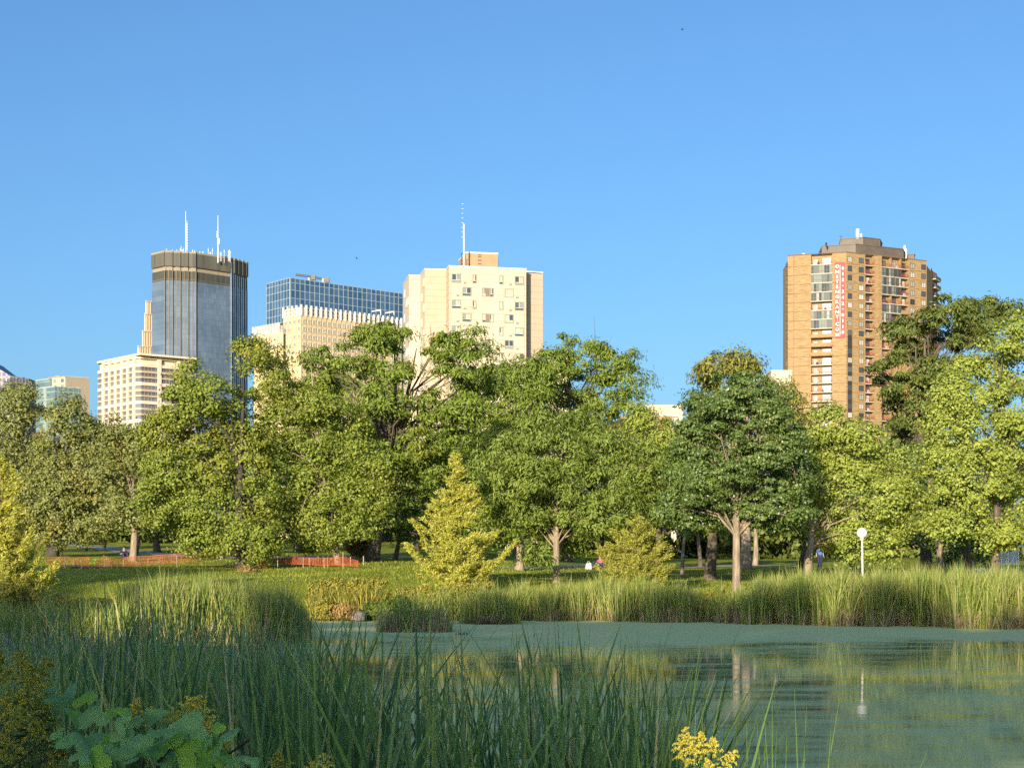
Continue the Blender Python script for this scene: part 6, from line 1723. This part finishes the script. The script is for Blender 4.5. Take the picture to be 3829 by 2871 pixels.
def person(label, loc, rot, pose, top, legs_):
    t = empty('person', loc, label, 'person'); t.rotation_euler = (0, 0, rot)
    if pose == 'sit':      # seated on the ground, knees up
        hip = (0, 0, .12); ch = (0, .06, .45); nk = (0, .02, .62); hd_ = (0, 0, .76)
        kn = [(-.12, -.42, .45), (.14, -.40, .43)]; ft = [(-.12, -.62, .06), (.15, -.6, .06)]; toe = [(-.12, -.78, .05), (.15, -.76, .05)]
        el = [(-.27, -.1, .33), (.27, -.1, .33)]; ha = [(-.16, -.38, .40), (.17, -.36, .38)]
    else:
        hip = (0, 0, .92); ch = (0, 0, 1.28); nk = (0, 0, 1.47); hd_ = (0, -.02, 1.63)
        kn = [(-.10, -.03, .5), (.12, .06, .5)]; ft = [(-.11, .02, .07), (.14, .16, .07)]; toe = [(-.12, -.14, .04), (.15, .0, .04)]
        el = [(-.25, .02, 1.13), (.25, .02, 1.13)]; ha = [(-.26, -.08, .88), (.26, -.08, .88)]
    N_ = [(hip, .13), (ch, .15, .75), (nk, .06), (hd_, .09, 1.1), ((hd_[0], hd_[1], hd_[2] + .1), .07)]
    E_ = [(0, 1), (1, 2), (2, 3), (3, 4)]
    for s_ in (0, 1):
        sx = -1 if s_ == 0 else 1
        b0 = len(N_); N_ += [((sx * .19, ch[1], ch[2] + .07), .06), (el[s_], .042), (ha[s_], .03)]; E_ += [(1, b0), (b0, b0 + 1), (b0 + 1, b0 + 2)]
        b0 = len(N_); N_ += [((sx * .09, hip[1], hip[2]), .09), (kn[s_], .06), (ft[s_], .042), (toe[s_], .035)]; E_ += [(0, b0), (b0, b0 + 1), (b0 + 1, b0 + 2), (b0 + 2, b0 + 3)]
    skin_mesh('body', N_, E_, [m_skin], t)
    skin_mesh('shirt', [(hip, .145), (ch, .168, .78), ((nk[0], nk[1], nk[2] - .07), .10), ((-.2, ch[1], ch[2] + .07), .075), (el[0], .055), ((.2, ch[1], ch[2] + .07), .075), (el[1], .055)], [(0, 1), (1, 2), (1, 3), (3, 4), (1, 5), (5, 6)], [top], t)
    skin_mesh('trousers', [(hip, .15), ((-.09, hip[1], hip[2]), .105), (kn[0], .075), (ft[0], .055), ((.09, hip[1], hip[2]), .105), (kn[1], .075), (ft[1], .055)], [(0, 1), (1, 2), (2, 3), (0, 4), (4, 5), (5, 6)], [legs_], t)
    mb = MB(); mb.sphere((hd_[0], hd_[1] + .02, hd_[2] + .07), .115, 0, 12, 8); o = mb.build('hair', m_hair, None, True); o.parent = t
    return t


q = ground_at(268, 1207); person('person seated as a dark silhouette in deep shade left of the pale oak trunk', q, .4, 'sit', m_silhc, m_navy)  # near-black clothes paint the shade that makes both figures silhouettes
q = ground_at(296, 1204); person('person standing as a dark silhouette half hidden behind the pale oak trunk', q, .9, 'stand', m_silhc, m_silhc)
q = ground_at(1296, 1226); person('person in pink and navy sitting on the grass left of the bushy larch', q, -.9, 'sit', m_pinkc, m_navy)
q = ground_at(1771, 1230); person('person in blue standing under the trees beside the forked trunk', q, .2, 'stand', m_bluec, m_navy)
q = ground_at(1271, 1229); bgp = empty('white_bag', q, 'white bag on the grass beside the person in pink', 'bag')
mb = MB(); mb.hexa([(q.x - .2, q.y - .1, q.z), (q.x + .2, q.y - .1, q.z), (q.x + .2, q.y + .1, q.z), (q.x - .2, q.y + .1, q.z), (q.x - .15, q.y - .06, q.z + .36), (q.x + .17, q.y - .06, q.z + .4), (q.x + .17, q.y + .06, q.z + .4), (q.x - .15, q.y + .06, q.z + .36)]); mb.build('sack', m_white, bgp)
mb = MB(); mb.tube([(q.x - .08, q.y, q.z + .36), (q.x - .05, q.y, q.z + .5), (q.x + .06, q.y, q.z + .5), (q.x + .09, q.y, q.z + .37)], .012, 6); mb.build('handle', m_white, bgp)
# park bench and its table in the left shade
q = ground_at(205, 1190); bench = empty('park_bench', q, 'dark park bench on the shaded lawn behind the left oaks', 'bench')
for i in range(3):
    mb = MB(); mb.box(q.x - .9, q.x + .9, q.y + .14 * i, q.y + .14 * i + .11, q.z + .42, q.z + .46); mb.build('seat_slat', m_barkdark, bench)
    mb = MB(); mb.box(q.x - .9, q.x + .9, q.y + .45, q.y + .49, q.z + .56 + i * .14, q.z + .67 + i * .14); mb.build('back_slat', m_barkdark, bench)
for sx in (-.75, .75):
    mb = MB(); mb.box(q.x + sx - .04, q.x + sx + .04, q.y, q.y + .06, q.z - .05, q.z + .42); mb.build('leg', m_dark, bench)
    mb = MB(); mb.box(q.x + sx - .04, q.x + sx + .04, q.y + .40, q.y + .45, q.z - .05, q.z + .98); mb.build('leg', m_dark, bench)

# a few birds too far to make out more than a body and wings
for i, (px, py, Y, lab) in enumerate(((770, 558, 260, 'small dark bird above the blue glass office'), (1473, 65, 240, 'small dark bird high in the sky, right of centre'))):
    c = P(px, py, Y); t = empty('bird', c, lab, 'bird'); mb = MB(); mb.sphere(c, .12, 0, 8, 6, .6); mb.tube([c + Vector((.05, 0, 0)), c + Vector((.3, 0, .0))], [.07, .02], 6); mb.build('body', m_dark, t)
    for s_ in (-1, 1):
        mb = MB(); mb.poly([c + Vector((-.05, 0, .02)), c + Vector((.1, 0, .02)), c + Vector((.05, s_ * .45, .14)), c + Vector((-.02, s_ * .4, .13))]); mb.build('wing', m_dark, t)

# ---- short grass that roughens the lawn
rng = np.random.default_rng(12)
n_g = 70000; Y = 68 + 42 * rng.random(n_g) ** 1.3; x = (rng.uniform(-80, 2300, n_g) * K - CX) / F * Y
ok = Y > shore(x) + 1.0; x = x[ok]; Y = Y[ok]; n_g = len(x)
V, Q = blades(np.stack([x, Y, gz(x, Y) - .01], -1), .05 + .10 * rng.random(n_g) ** 2, rng.random(n_g) * 6.28, .05 * rng.random(n_g), np.full(n_g, .035), 1, 0, rng)
m_grassb = leafmat('grass_blades', [(0.16, 0.22, 0.02), (0.26, 0.32, 0.03), (0.40, 0.40, 0.07)], trans=.3, rough=.7)
tag(link('lawn_grass', np_mesh('lawn_grass', V, Q, [m_grassb])), 'mown grass on the lawn behind the bank', 'grass', kind='stuff')
